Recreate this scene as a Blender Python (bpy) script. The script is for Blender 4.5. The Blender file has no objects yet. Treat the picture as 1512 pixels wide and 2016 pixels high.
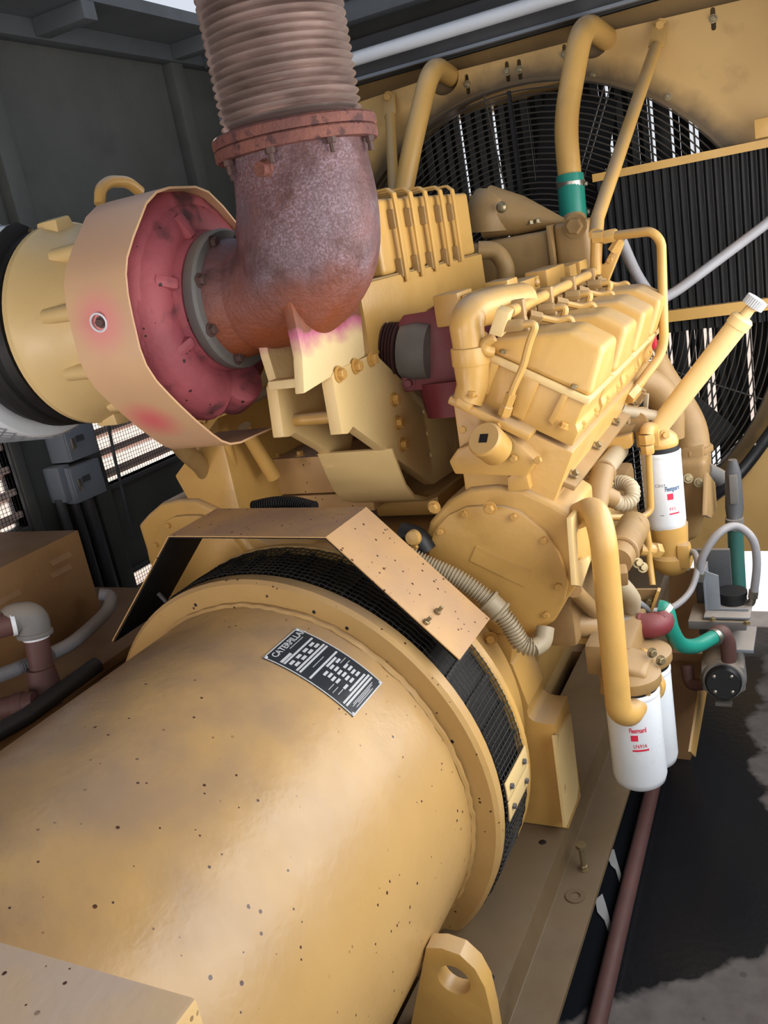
import bpy, bmesh, math, random
from math import radians as rad, sin, cos, pi, sqrt, atan2
from mathutils import Vector, Matrix
random.seed(7)
sc = bpy.context.scene
COL = sc.collection
# ---------------------------------------------------------------- camera
CAM = Vector((1.041, 0.0, 1.65))
CX = Vector((0.88927151, 0.4228538, -0.17432969))
CD = Vector((-0.02706961, -0.33182277, -0.94295328))
CF = Vector((-0.45657794, 0.84326053, -0.28363405))
FPX = 1723.0
cd = bpy.data.cameras.new('camera'); cam = bpy.data.objects.new('camera', cd); COL.objects.link(cam)
cam.matrix_world = Matrix(((CX.x, -CD.x, -CF.x, CAM.x), (CX.y, -CD.y, -CF.y, CAM.y), (CX.z, -CD.z, -CF.z, CAM.z), (0, 0, 0, 1)))
cd.sensor_fit = 'VERTICAL'; cd.sensor_height = 36.0; cd.lens = 36.0 * FPX / 2016.0; cd.clip_start = 0.02
sc.camera = cam
# ---------------------------------------------------------------- sky, sun, daylight, added fills
w = bpy.data.worlds.new('sky'); sc.world = w; w.use_nodes = True
wn = w.node_tree; wn.nodes.clear()
wo = wn.nodes.new('ShaderNodeOutputWorld'); wb = wn.nodes.new('ShaderNodeBackground')
tc = wn.nodes.new('ShaderNodeTexCoord'); sx = wn.nodes.new('ShaderNodeSeparateXYZ'); rp = wn.nodes.new('ShaderNodeValToRGB')
wn.links.new(tc.outputs['Generated'], sx.inputs[0]); wn.links.new(sx.outputs['Z'], rp.inputs[0])
rp.color_ramp.elements[0].position = 0.0; rp.color_ramp.elements[0].color = (0.95, 0.97, 1.0, 1)
rp.color_ramp.elements[1].position = 0.7; rp.color_ramp.elements[1].color = (0.62, 0.76, 1.0, 1)
wn.links.new(rp.outputs[0], wb.inputs[0]); wb.inputs[1].default_value = .85
wn.links.new(wb.outputs[0], wo.inputs[0])
def lamp(name, kind, loc, target, energy, color, **k):
    ld = bpy.data.lights.new(name, kind); ld.energy = energy; ld.color = color
    for a, v in k.items(): setattr(ld, a, v)
    o = bpy.data.objects.new(name, ld); COL.objects.link(o); o.location = loc
    o.rotation_euler = (Vector(target) - Vector(loc)).to_track_quat('-Z', 'Y').to_euler()
    return o
lamp('sun', 'SUN', (-4.5, 7, 3.1), (0, 0, 0), 11.0, (1.0, 0.92, 0.84), angle=rad(0.6))
# daylight through the open doors on the right-hand side, then three added fill lamps
lamp('door_daylight', 'AREA', (1.37, 1.9, 1.42), (0, 1.85, 1.15), 43.0, (1.0, 0.98, 0.95), shape='RECTANGLE', size=2.4, size_y=1.0)
lamp('back_fill', 'AREA', (0.35, -2.5, 1.25), (0.25, 1.6, 1.2), 30.0, (1.0, 0.97, 0.93), shape='RECTANGLE', size=1.6, size_y=1.5)  # added fill behind the camera for faces turned to the near end
lamp('near_fill', 'AREA', (1.37, -0.9, 1.65), (0.1, 1.7, 1.25), 15.0, (1.0, 0.98, 0.95), shape='RECTANGLE', size=1.0, size_y=0.9)  # added fill from the near right, brightens the turbo bracket plates
lamp('left_fill', 'AREA', (-1.15, -0.7, 1.15), (-0.3, 1.5, 1.6), 27.0, (1.0, 0.87, 0.85), shape='RECTANGLE', size=1.0, size_y=0.9)  # added pinkish fill in front of the solid left wall, no louvre here
vs = sc.view_settings
sc.display_settings.display_device = 'sRGB'
vs.view_transform = 'Standard'; vs.look = 'None'; vs.gamma = 1.0; vs.use_curve_mapping = False
vs.exposure = 0.0
# ---------------------------------------------------------------- geometry helpers
AX = {'X': 0, 'Y': 1, 'Z': 2}
YC = 0.617          # height of the crankshaft and generator axis
def P(px, py, **k):
    """point on the ray through a photograph pixel that lies on the plane X=, Y= or Z=, or on the cylinder R= about the shaft"""
    d = CX * ((px - 756.0) / FPX) + CD * ((py - 1008.0) / FPX) + CF
    (a, v), = k.items()
    if a == 'R':
        ox, oz = CAM.x, CAM.z - YC
        A = d.x * d.x + d.z * d.z; B = ox * d.x + oz * d.z; Cc = ox * ox + oz * oz - v * v
        t = (-B - sqrt(max(B * B - A * Cc, 0))) / A
    elif a == 'D': t = v
    else: t = (v - CAM[AX[a]]) / d[AX[a]]
    return CAM + d * t
def PP(px, py, o, n):
    """point on the ray through a photograph pixel that lies on the plane through o with normal n"""
    d = CX * ((px - 756.0) / FPX) + CD * ((py - 1008.0) / FPX) + CF; o, n = Vector(o), Vector(n)
    return CAM + d * ((o - CAM).dot(n) / d.dot(n))
def PL(pts, **k): return [P(x, y, **k) for x, y in pts]
def V(*a): return Vector(a)
XA, YA, ZA = V(1, 0, 0), V(0, 1, 0), V(0, 0, 1)
def frame(w_, up=None):
    w_ = Vector(w_).normalized()
    up = Vector(up) if up is not None else (ZA if abs(w_.z) < 0.9 else XA)
    u = up.cross(w_).normalized(); v = w_.cross(u)
    return u, v, w_
class MB:
    def __init__(s): s.v = []; s.f = []
    def add(s, vs_, fs):
        o = len(s.v); s.v += [tuple(p) for p in vs_]; s.f += [tuple(i + o for i in f) for f in fs]; return s
    def box(s, c, d, rot=None):
        c = Vector(c); hx, hy, hz = d[0] / 2, d[1] / 2, d[2] / 2
        L = [V(x, y, z) for x in (-hx, hx) for y in (-hy, hy) for z in (-hz, hz)]
        if rot is not None: L = [rot @ p for p in L]
        return s.add([c + p for p in L], [(0, 1, 3, 2), (4, 6, 7, 5), (0, 4, 5, 1), (2, 3, 7, 6), (0, 2, 6, 4), (1, 5, 7, 3)])
    def span(s, a, b): 
        return s.box([(a[i] + b[i]) / 2 for i in range(3)], [abs(a[i] - b[i]) for i in range(3)])
    def bar(s, a, b, wd, th, up=(0, 0, 1)):
        a, b = Vector(a), Vector(b); u, v, w_ = frame(b - a, up)
        R = Matrix((u, v, w_)).transposed()
        return s.box((a + b) / 2, (wd, th, (b - a).length), R)
    def lathe(s, o, ax, prof, seg=32, a0=0.0, a1=2 * pi, up=None):
        u, v, w_ = frame(ax, up); o = Vector(o); full = abs(a1 - a0 - 2 * pi) < 1e-6
        n = seg if full else seg + 1; L = []
        for r, h in prof:
            for i in range(n):
                a = a0 + (a1 - a0) * i / seg
                L.append(o + w_ * h + (u * cos(a) + v * sin(a)) * max(r, 1e-5))
        F = []
        for j in range(len(prof) - 1):
            for i in range(seg):
                k = (i + 1) % n
                F.append((j * n + i, j * n + k, (j + 1) * n + k, (j + 1) * n + i))
        return s.add(L, F)
    def cyl(s, a, b, r, seg=20, r2=None):
        a, b = Vector(a), Vector(b); r2 = r if r2 is None else r2; h = (b - a).length
        return s.lathe(a, b - a, [(0, 0), (r, 0), (r2, h), (0, h)], seg)
    def tube(s, pts, r, seg=14, fillet=0.0, nf=6, closed=False, flat=1.0, up=None):
        pts = [Vector(p) for p in pts]; n = len(pts)
        rr = list(r) if isinstance(r, (list, tuple)) else [r] * n
        Q, RR = [], []
        for i, p in enumerate(pts):
            if fillet and (closed or 0 < i < n - 1):
                a, b = pts[i - 1], pts[(i + 1) % n]
                da, db = (a - p), (b - p); d = min(fillet, da.length * .48, db.length * .48)
                A, B = p + da.normalized() * d, p + db.normalized() * d
                for k in range(nf + 1):
                    t = k / nf; Q.append(A * (1 - t) ** 2 + p * 2 * t * (1 - t) + B * t * t); RR.append(rr[i])
            else: Q.append(p); RR.append(rr[i])
        m = len(Q); T = []
        for i in range(m):
            if closed: t = Q[(i + 1) % m] - Q[i - 1]
            else: t = Q[min(i + 1, m - 1)] - Q[max(i - 1, 0)]
            T.append(t.normalized())
        u, v, _ = frame(T[0], up); L = []
        for i in range(m):
            u = (u - T[i] * u.dot(T[i])).normalized(); v = T[i].cross(u)
            for k in range(seg):
                a = 2 * pi * k / seg; L.append(Q[i] + (u * cos(a) + v * sin(a) * flat) * RR[i])
        F = []
        for i in range(m if closed else m - 1):
            j = (i + 1) % m
            for k in range(seg):
                l = (k + 1) % seg; F.append((i * seg + k, i * seg + l, j * seg + l, j * seg + k))
        if not closed: F += [tuple(range(seg))[::-1], tuple((m - 1) * seg + k for k in range(seg))]
        return s.add(L, F)
    def prism(s, poly, o, U, W_, D, holes=()):
        """polygon (with holes) in the plane o + a*U + b*W_, extruded by the vector D"""
        o, U, W_, D = Vector(o), Vector(U), Vector(W_), Vector(D)
        bm = bmesh.new(); loops = []
        for lp in [poly] + list(holes):
            vs_ = [bm.verts.new(o + U * a + W_ * b) for a, b in lp]
            es = [bm.edges.new((vs_[i], vs_[(i + 1) % len(vs_)])) for i in range(len(vs_))]
            loops.append((vs_, es))
        if holes: bmesh.ops.triangle_fill(bm, use_beauty=True, edges=[e for l in loops for e in l[1]])
        else: bm.faces.new(loops[0][0])
        bm.verts.index_update(); n = len(bm.verts)
        L = [v.co.copy() for v in bm.verts]; F = [tuple(v.index for v in f.verts) for f in bm.faces]
        bm.free()
        G = F + [tuple(i + n for i in f[::-1]) for f in F]; k = 0
        for lp in [poly] + list(holes):
            m = len(lp)
            for i in range(m):
                a, b = k + i, k + (i + 1) % m; G.append((a, b, b + n, a + n))
            k += m
        return s.add(L + [p + D for p in L], G)
    def strip(s, line, th, o, U, W_, D):
        """bent sheet: open 2-D line thickened by th, extruded by D"""
        n = len(line); N = []
        for i in range(n):
            a, b = line[max(i - 1, 0)], line[min(i + 1, n - 1)]
            dx, dy = b[0] - a[0], b[1] - a[1]; l = sqrt(dx * dx + dy * dy); N.append((-dy / l * th, dx / l * th))
        poly = list(line) + [(line[i][0] + N[i][0], line[i][1] + N[i][1]) for i in range(n - 1, -1, -1)]
        o, U, W_, D = Vector(o), Vector(U), Vector(W_), Vector(D)
        m = len(poly); L = [o + U * a + W_ * b for a, b in poly]; L += [p + D for p in L]
        F = [(i, (i + 1) % m, (i + 1) % m + m, i + m) for i in range(m)]
        for i in range(n - 1):
            q = (i, i + 1, m - 2 - i, m - 1 - i); F += [q, tuple(x + m for x in q[::-1])]
        return s.add(L, F)
    def ring(s, o, ax, R_, r, seg=32, sec=8, up=None):
        u, v, w_ = frame(ax, up); o = Vector(o)
        return s.tube([o + (u * cos(2 * pi * i / seg) + v * sin(2 * pi * i / seg)) * R_ for i in range(seg)], r, sec, closed=True)
    def text(s, txt, size, o, U, W_, wrap=None, bold=0.0, sx_=1.0):
        cu = bpy.data.curves.new('t', 'FONT'); cu.body = txt; cu.size = size; cu.offset = bold; cu.resolution_u = 2; cu.align_x = 'CENTER'; cu.align_y = 'CENTER'
        ob = bpy.data.objects.new('t', cu); COL.objects.link(ob)
        dg = bpy.context.evaluated_depsgraph_get(); me = bpy.data.meshes.new_from_object(ob.evaluated_get(dg))
        o, U, W_ = Vector(o), Vector(U), Vector(W_)
        L = [(o + U * v.co.x * sx_ + W_ * v.co.y) if wrap is None else wrap(v.co.x * sx_, v.co.y) for v in me.vertices]
        s.add(L, [tuple(p.vertices) for p in me.polygons])
        bpy.data.objects.remove(ob); bpy.data.curves.remove(cu); bpy.data.meshes.remove(me)
        return s
    def mesh(s, name, mat, bevel=0.0, segs=2, sharp=38, keep=False):
        me = bpy.data.meshes.new(name); me.from_pydata(s.v, [], s.f)
        bm = bmesh.new(); bm.from_mesh(me)
        if not keep:
            bmesh.ops.remove_doubles(bm, verts=bm.verts, dist=2e-5)
            bmesh.ops.recalc_face_normals(bm, faces=bm.faces)
        if bevel:
            es = [e for e in bm.edges if len(e.link_faces) == 2 and e.calc_face_angle(0) > rad(28)]
            bmesh.ops.bevel(bm, geom=es, offset=bevel, offset_type='OFFSET', segments=segs, profile=0.6, affect='EDGES', clamp_overlap=True)
        bm.to_mesh(me); bm.free()
        me.polygons.foreach_set('use_smooth', [True] * len(me.polygons))
        me.set_sharp_from_angle(angle=rad(sharp))
        if mat: me.materials.append(mat)
        return me
CACHE = {}
def bolt_mesh(kind, size, mat):
    """kind: hex (head and washer), plain (hex head only), tall, stud (threaded end with nut), dome. size = head width"""
    key = (kind, size, mat.name)
    if key not in CACHE:
        m = MB(); r = size / 2
        if kind in ('hex', 'tall'):
            m.lathe((0, 0, 0), ZA, [(0, 0), (r * 1.45, 0), (r * 1.45, r * .22), (0, r * .22)], 14)
        h0 = r * .2 if kind in ('hex', 'tall') else 0; hh = r * (1.9 if kind == 'tall' else 1.05)
        if kind == 'dome': m.lathe((0, 0, 0), ZA, [(r * 1.2, 0), (r * 1.1, r * .4), (r * .7, r * .8), (0, r * .95)], 12)
        else: m.lathe((0, 0, h0), ZA, [(r, 0), (r, hh * .9), (r * .85, hh), (0, hh)], 6)
        if kind == 'stud': m.lathe((0, 0, hh), ZA, [(r * .55, 0), (r * .55, r * 1.6), (0, r * 1.6)], 8)
        CACHE[key] = m.mesh('bolt', mat, sharp=25)
    return CACHE[key]
class Thing:
    def __init__(s, name, label, cat, group=None, kind=None):
        s.root = bpy.data.objects.new(name, None); COL.objects.link(s.root); s.root.empty_display_size = .05
        s.root['label'] = label; s.root['category'] = cat
        if kind: del s.root['category']; s.root['kind'] = kind
        if group: s.root['group'] = group
        s.obs = []
    def part(s, name, mb, mat, parent=None, label=None, bevel=0.0, segs=2, sharp=38, kind=None, keep=False):
        o = bpy.data.objects.new(name, mb.mesh(name, mat, bevel, segs, sharp, keep)); COL.objects.link(o)
        o.parent = parent or s.root
        if label: o['label'] = label
        if kind: o['kind'] = kind
        s.obs.append((o, False)); return o
    def bolt(s, p, d, size, mat, kind='hex', parent=None, name='bolt', spin=None):
        o = bpy.data.objects.new(name, bolt_mesh(kind, size, mat)); COL.objects.link(o); o.parent = parent or s.root
        u, v, w_ = frame(d); a = random.random() if spin is None else spin
        R = Matrix((u, v, w_)).transposed().to_4x4() @ Matrix.Rotation(a, 4, 'Z')
        o.matrix_local = Matrix.Translation(Vector(p)) @ R
        s.obs.append((o, True)); return o
    def done(s):
        lo = Vector((1e9,) * 3); hi = -lo
        for o, inst in s.obs:
            for v in ([o.location] if inst else [v.co for v in o.data.vertices]):
                for i in range(3): lo[i] = min(lo[i], v[i]); hi[i] = max(hi[i], v[i])
        b = Vector(((lo.x + hi.x) / 2, (lo.y + hi.y) / 2, lo.z)); s.root.location = b
        T = Matrix.Translation(-b)
        for o, inst in s.obs:
            if inst: o.location = o.location - b
            else: o.data.transform(T)
        return s.root
def solo(name, label, cat, mb, mat, group=None, kind=None, bevel=0.0, segs=2, sharp=38):
    me = mb.mesh(name, mat, bevel, segs, sharp)
    o = bpy.data.objects.new(name, me); COL.objects.link(o)
    if kind == 'structure': o['kind'] = kind
    else:
        o['label'] = label; o['category'] = cat
        if kind: o['kind'] = kind
    if group: o['group'] = group
    lo = Vector((min(v.co[i] for v in me.vertices) for i in range(3))); hi = Vector((max(v.co[i] for v in me.vertices) for i in range(3)))
    b = Vector(((lo.x + hi.x) / 2, (lo.y + hi.y) / 2, lo.z)); me.transform(Matrix.Translation(-b)); o.location = b
    return o
def child(name, mb, mat, parent, bevel=0.0, label=None, kind=None, sharp=38):
    """a part of a solo object, given in world coordinates"""
    me = mb.mesh(name, mat, bevel, 2, sharp); o = bpy.data.objects.new(name, me); COL.objects.link(o); o.parent = parent
    me.transform(Matrix.Translation(-parent.location))
    if label: o['label'] = label
    if kind: o['kind'] = kind
    return o
# ---------------------------------------------------------------- materials
def lin(c):
    if isinstance(c, str): c = [int(c[i:i + 2], 16) / 255 for i in (0, 2, 4)]
    return tuple(((x / 12.92) if x <= 0.04045 else ((x + 0.055) / 1.055) ** 2.4) for x in c) + (1.0,)
class NT:
    def __init__(s, name):
        s.m = bpy.data.materials.new(name); s.m.use_nodes = True; s.t = s.m.node_tree
        s.b = s.t.nodes['Principled BSDF']; s.g = s.n('ShaderNodeNewGeometry')
    def n(s, t, **k):
        x = s.t.nodes.new(t)
        for a, v in k.items(): setattr(x, a, v)
        return x
    def l(s, a, b): s.t.links.new(a, b)
    def noise(s, scale, detail=3, rough=.55, lo=.4, hi=.6, stretch=None):
        x = s.n('ShaderNodeTexNoise'); x.inputs['Scale'].default_value = scale; x.inputs['Detail'].default_value = detail; x.inputs['Roughness'].default_value = rough
        src = s.g.outputs['Position']
        if stretch:
            mp = s.n('ShaderNodeMapping'); mp.inputs['Scale'].default_value = stretch; s.l(src, mp.inputs[0]); src = mp.outputs[0]
        s.l(src, x.inputs['Vector']); return s.ramp(x.outputs[0], lo, hi)
    def ramp(s, v, lo, hi, a=0.0, b=1.0):
        r = s.n('ShaderNodeMapRange'); r.inputs[1].default_value = lo; r.inputs[2].default_value = hi; r.inputs[3].default_value = a; r.inputs[4].default_value = b
        s.l(v, r.inputs[0]); return r.outputs[0]
    def math(s, op, a, b=None):
        x = s.n('ShaderNodeMath', operation=op)
        for i, q in enumerate((a, b)):
            if q is None: continue
            if isinstance(q, (int, float)): x.inputs[i].default_value = q
            else: s.l(q, x.inputs[i])
        return x.outputs[0]
    def mix(s, f, a, b, mode='MIX'):
        x = s.n('ShaderNodeMix', data_type='RGBA', blend_type=mode)
        for i, q in ((0, f), (6, a), (7, b)):
            if isinstance(q, (int, float)): x.inputs[i].default_value = q
            elif isinstance(q, tuple): x.inputs[i].default_value = q
            else: s.l(q, x.inputs[i])
        return x.outputs[2]
    def axis(s, i): 
        x = s.n('ShaderNodeSeparateXYZ'); s.l(s.g.outputs['Position'], x.inputs[0]); return x.outputs[i]
    def nz(s):
        x = s.n('ShaderNodeSeparateXYZ'); s.l(s.g.outputs['Normal'], x.inputs[0]); return x.outputs[2]
    def speck(s, scale, size, dens):
        vo = s.n('ShaderNodeTexVoronoi'); vo.inputs['Scale'].default_value = scale; s.l(s.g.outputs['Position'], vo.inputs['Vector'])
        sp = s.n('ShaderNodeSeparateColor'); s.l(vo.outputs['Color'], sp.inputs[0])
        on = s.math('LESS_THAN', sp.outputs[0], dens)
        rs = s.math('MULTIPLY', sp.outputs[1], size)
        return s.math('MULTIPLY', s.math('LESS_THAN', vo.outputs['Distance'], rs), on)
    def blob(s, c, r0, r1, stretch=(1, 1, 1)):
        """1 inside r0 of world point c falling to 0 at r1"""
        x = s.n('ShaderNodeVectorMath', operation='SUBTRACT'); s.l(s.g.outputs['Position'], x.inputs[0]); x.inputs[1].default_value = tuple(c)
        y = s.n('ShaderNodeVectorMath', operation='MULTIPLY'); s.l(x.outputs[0], y.inputs[0]); y.inputs[1].default_value = stretch
        z = s.n('ShaderNodeVectorMath', operation='LENGTH'); s.l(y.outputs[0], z.inputs[0])
        return s.ramp(z.outputs['Value'], r0, r1, 1.0, 0.0)
    def end(s, col, rough=.5, metal=0.0, spec=.5, bump=None, bs=.1, bd=.004):
        if isinstance(col, tuple): s.b.inputs['Base Color'].default_value = col
        else: s.l(col, s.b.inputs['Base Color'])
        if isinstance(rough, (int, float)): s.b.inputs['Roughness'].default_value = rough
        else: s.l(rough, s.b.inputs['Roughness'])
        s.b.inputs['Metallic'].default_value = metal; s.b.inputs['Specular IOR Level'].default_value = spec
        if bump is not None:
            x = s.n('ShaderNodeBump'); x.inputs['Strength'].default_value = bs; x.inputs['Distance'].default_value = bd
            s.l(bump, x.inputs['Height']); s.l(x.outputs[0], s.b.inputs['Normal'])
        return s.m
def paint(name, col, col2=None, rough=.42, dust=.0, dustcol='b09a80', specks=0.0, grime=.25, metal=0.0, spec=.45, bs=.08):
    t = NT(name); c1 = lin(col); c2 = lin(col2) if col2 else tuple(x * .86 for x in c1[:3]) + (1,)
    c = t.mix(t.noise(2.7, 4, lo=.35, hi=.68), c1, c2)
    if grime: c = t.mix(t.math('MULTIPLY', t.noise(9.0, 5, lo=.56, hi=.78), grime), c, tuple(x * .35 for x in c1[:3]) + (1,))
    if dust:
        f = t.math('MULTIPLY', t.ramp(t.nz(), .25, .95), t.noise(6, 4, lo=.2, hi=.62)); c = t.mix(t.math('MULTIPLY', f, dust), c, lin(dustcol))
    if specks:
        c = t.mix(t.math('MULTIPLY', t.speck(105, .34, specks), t.noise(3.5, 2, lo=.42, hi=.5)), c, lin('4a2f24'))
    return t.end(c, t.ramp(t.noise(14, 3, lo=.3, hi=.7), 0, 1, rough - .05, rough + .1), metal, spec, t.noise(60, 2), bs, .002)
M = {}
M['yellow'] = paint('yellow_paint', 'c69d58', 'bb9250', .34, dust=.8, dustcol='a3917a')
M['gen'] = paint('generator_yellow_paint', 'bd9962', 'b18d56', .31, dust=.85, dustcol='8d7660', specks=.10, grime=.05)
M['yellow_light'] = paint('lit_yellow_paint', 'dcc088', 'd3b57c', .38, dust=.2, grime=.08)  # bleached copy of the yellow, holding the highlight tone of brightly lit plates
M['yellow_dull'] = paint('dusty_yellow_paint', '9c7e50', '866a44', .5, dust=.55, dustcol='9a8468', grime=.5)
M['rad'] = paint('radiator_yellow_paint', 'c7a062', 'ba9458', .42, grime=.3)
M['brown'] = paint('tan_cabinet_paint', '8d6a45', '7d5d3c', .5, dust=.5, dustcol='8d7a68')
M['shield'] = paint('guard_tan_paint', 'c39c68', 'b8915e', .45, dust=.8, dustcol='937a6c', specks=.28, grime=.1)
M['grey'] = paint('grey_enamel', '7c838c', '6d747c', .45, dust=.4)
M['dgrey'] = paint('dark_grey_paint', '4a4c50', '3f4145', .55, dust=.3)
M['wall'] = paint('dull_wall_paint', '4a4c4a', '404240', .6, grime=.35)
M['ceil'] = paint('ceiling_steel', '4c5054', '42464a', .6, grime=.3)
M['black'] = paint('black_rubber', '17181b', '0f1012', .5, dust=.25, dustcol='55504a', grime=0)
M['blk'] = paint('black_steel', '101114', '0b0c0e', .55, grime=0)
M['steel'] = paint('bare_steel', 'a7a39b', '8f8a80', .35, metal=.9, grime=.3)
M['zinc'] = paint('zinc_bolt', '9a8d72', '857656', .4, metal=.75, grime=.35)
M['ybolt'] = paint('painted_bolt', 'c79c57', 'b58a48', .4, grime=.3)
M['rbolt'] = paint('rusty_bolt', '5b4440', '47342f', .65, grime=.4)
M['white'] = paint('white_enamel', 'd9dee4', 'cfd5dc', .3, grime=.03)
M['lit_floor'] = paint('sunlit_concrete', 'd2d6da', 'c2c8ce', .8, grime=.15)  # concrete paled to hold the sunlit glare of the far floor
M['box'] = paint('pale_dusty_box_paint', 'd0ae78', 'c4a26c', .5, dust=1.0, dustcol='bda896', specks=.06, grime=.05)
M['scrap'] = paint('dirty_white_scrap', '9a9a9a', '7c7c7c', .7, grime=.3)
M['screen'] = paint('dark_screen_wire', '34322f', '2a2826', .6, grime=0, spec=.2)
M['rail'] = paint('shaded_rail_paint', '6b583e', '594830', .5, dust=.5, dustcol='5e5246', grime=.5)  # base darkened to paint in the shade on the rails, grime over it
M['red'] = paint('red_oxide_paint', '7c3238', '6b2a30', .55, dust=.45, dustcol='7a5a55', grime=.4)
M['green'] = paint('green_hose_rubber', '1f8473', '1a7465', .35, grime=.1)
M['green_old'] = paint('faded_green_hose', '2d5f58', '29524c', .5, dust=.4)
M['hosegrey'] = paint('grey_hose_rubber', '85858a', '77777c', .5, dust=.3)
M['iron'] = paint('rusty_pipe', '5a3c38', '4a302c', .6, grime=.4)
M['greyiron'] = paint('grey_cast_iron', '6e6d6b', '5e5c5a', .6, dust=.4, grime=.5)
M['loom'] = paint('grey_plastic_loom', 'aea086', '9c8e74', .45, dust=.2)
M['print_red'] = paint('red_print', 'd2304a', 'c42a42', .5, grime=0)
M['print_blue'] = paint('blue_print', '3a5a80', '35527a', .5, grime=0)
M['print_black'] = paint('black_print', '2a2a30', '222228', .5, grime=0)
M['plate'] = paint('nameplate_black', '262c33', '20262c', .35, grime=.05)
M['plate_light'] = paint('nameplate_silver', 'b9bcc0', 'a9adb2', .4, grime=.1)
M['wire'] = paint('dusty_guard_wire', '4b4640', '3b3733', .5, grime=0)
def sooty_radiator():
    t = NT('radiator_paint_with_soot_ring')
    c = t.mix(t.noise(2.7, 4, lo=.35, hi=.68), lin('c9a468'), lin('bd985c'))
    c = t.mix(t.math('MULTIPLY', t.noise(9, 5, lo=.55, hi=.78), .35), c, lin('5a4630'))
    x = t.n('ShaderNodeVectorMath', operation='SUBTRACT'); t.l(t.g.outputs['Position'], x.inputs[0]); x.inputs[1].default_value = (-.002, 3.5, 1.24)
    y = t.n('ShaderNodeVectorMath', operation='LENGTH'); t.l(x.outputs[0], y.inputs[0])
    n = t.math('MULTIPLY', t.noise(6, 4, lo=.2, hi=.8), .07)
    c = t.mix(t.ramp(t.math('SUBTRACT', y.outputs['Value'], n), .89, .965, .85, 0.0), c, lin('3a2f24'))
    return t.end(c, .42, 0, .45)
def special():
    t = NT('rusted_elbow_casting')     # grey-purple scale on top, orange rust below, burnt paint down the feet
    c = t.mix(t.noise(7, 5, lo=.38, hi=.6), lin('6e4a48'), lin('665459'))
    c = t.mix(t.math('MULTIPLY', t.noise(230, 3, lo=.46, hi=.62), t.noise(5, 3, lo=.40, hi=.62)), c, lin('85707a'))
    c = t.mix(t.math('MULTIPLY', t.noise(11, 4, lo=.5, hi=.62), .7), c, lin('4c302e'))
    z = t.axis(2); wob = t.math('MULTIPLY', t.noise(16, 3, lo=.2, hi=.8), .05); zz = t.math('SUBTRACT', z, wob)
    c = t.mix(t.ramp(zz, 1.62, 1.50), c, lin('8a4a2c'))
    M['elbow'] = t.end(c, .62, 0.1, .4, t.noise(90, 4), .35, .003)
    t = NT('scorched_foot_paint')
    z = t.axis(2); wob = t.math('MULTIPLY', t.noise(16, 3, lo=.2, hi=.8), .035); zz = t.math('SUBTRACT', z, wob)
    c = t.mix(t.noise(9, 4, lo=.4, hi=.6), lin('8f4a28'), lin('70402c'))
    c = t.mix(t.ramp(zz, 1.510, 1.498), c, lin('b0607a'))
    c = t.mix(t.ramp(zz, 1.497, 1.465), c, lin('dcc492'))
    M['foot'] = t.end(c, .55, 0, .4, t.noise(70, 4), .15, .002)
    t = NT('rusted_flange')
    c = t.mix(t.noise(14, 5, lo=.36, hi=.62), lin('7d5045'), lin('66423e'))
    c = t.mix(t.noise(50, 3, lo=.55, hi=.65), c, lin('4e3434'))
    M['flange'] = t.end(c, .75, 0, .3, t.noise(120, 3), .4, .002)
    t = NT('pink_red_turbine_casting')
    c = t.mix(t.noise(5, 4, lo=.38, hi=.62), lin('a4555c'), lin('8a444d'))
    c = t.mix(t.noise(13, 5, lo=.52, hi=.66), c, lin('5a3438'))
    c = t.mix(t.speck(70, .3, .16), c, lin('3a2124'))
    M['turbine'] = t.end(c, .6, 0, .35, t.noise(70, 3), .2, .002)
    t = NT('heat_band_paint')
    c = t.mix(t.noise(4, 3, lo=.35, hi=.7), lin('d8b286'), lin('cda684'))
    b1 = P(205, 632, X=-.18); b2 = P(312, 815, X=-.2)
    n = t.noise(9, 2, lo=.1, hi=.9)
    c = t.mix(t.math('MULTIPLY', t.blob(b1, .012, .075), .85), c, lin('e2808a'))
    c = t.mix(t.blob(b2, .01, .075, (1, .75, 1.2)), c, lin('dc5f6c'))
    c = t.mix(t.math('MULTIPLY', t.ramp(t.nz(), .2, .9), .35), c, lin('b98f8c'))
    M['band'] = t.end(c, .42, 0, .4, t.noise(50, 2), .05, .002)
    t = NT('heat_tinted_steel')
    c = t.mix(t.noise(9, 3, lo=.35, hi=.65, stretch=(1, 1, 3)), lin('cdbcb6'), lin('a5938d'))
    M['bellows'] = t.end(c, .36, .7, .5)
    t = NT('wet_concrete')   # dry grey concrete, a wet oil stain with its own ragged outline
    dry = t.mix(t.noise(18, 5, lo=.35, hi=.65), lin('5f5957'), lin('504a49'))
    dry = t.mix(t.speck(30, .3, .2), dry, lin('474240'))
    x, y = t.axis(0), t.axis(1)
    n = t.math('SUBTRACT', t.math('MULTIPLY', t.noise(7, 4, lo=0, hi=1), .22), .11)
    e1 = t.ramp(t.math('SUBTRACT', t.math('ADD', t.math('MULTIPLY', x, .76), n), y), -1.05, -1.02)
    e2 = t.ramp(t.math('SUBTRACT', t.math('ADD', x, n), t.math('MULTIPLY', t.math('MAXIMUM', t.math('SUBTRACT', 2.42, y), 0.0), .3)), .79, .82)
    e = t.math('MAXIMUM', t.math('MAXIMUM', e1, e2), t.ramp(t.math('ADD', y, n), 3.1, 3.2))
    c = t.mix(e, lin('131519'), dry)
    M['floor'] = t.end(c, t.ramp(e, 0, 1, .26, .85), 0, .5, t.noise(60, 4), .07, .003)
    t = NT('pale_gravel')
    M['ground'] = t.end(t.mix(t.noise(6, 5, lo=.3, hi=.7), lin('c8b6a4'), lin('a8968a')), .9, 0, .2)
special()
M['rad'] = sooty_radiator()
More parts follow.
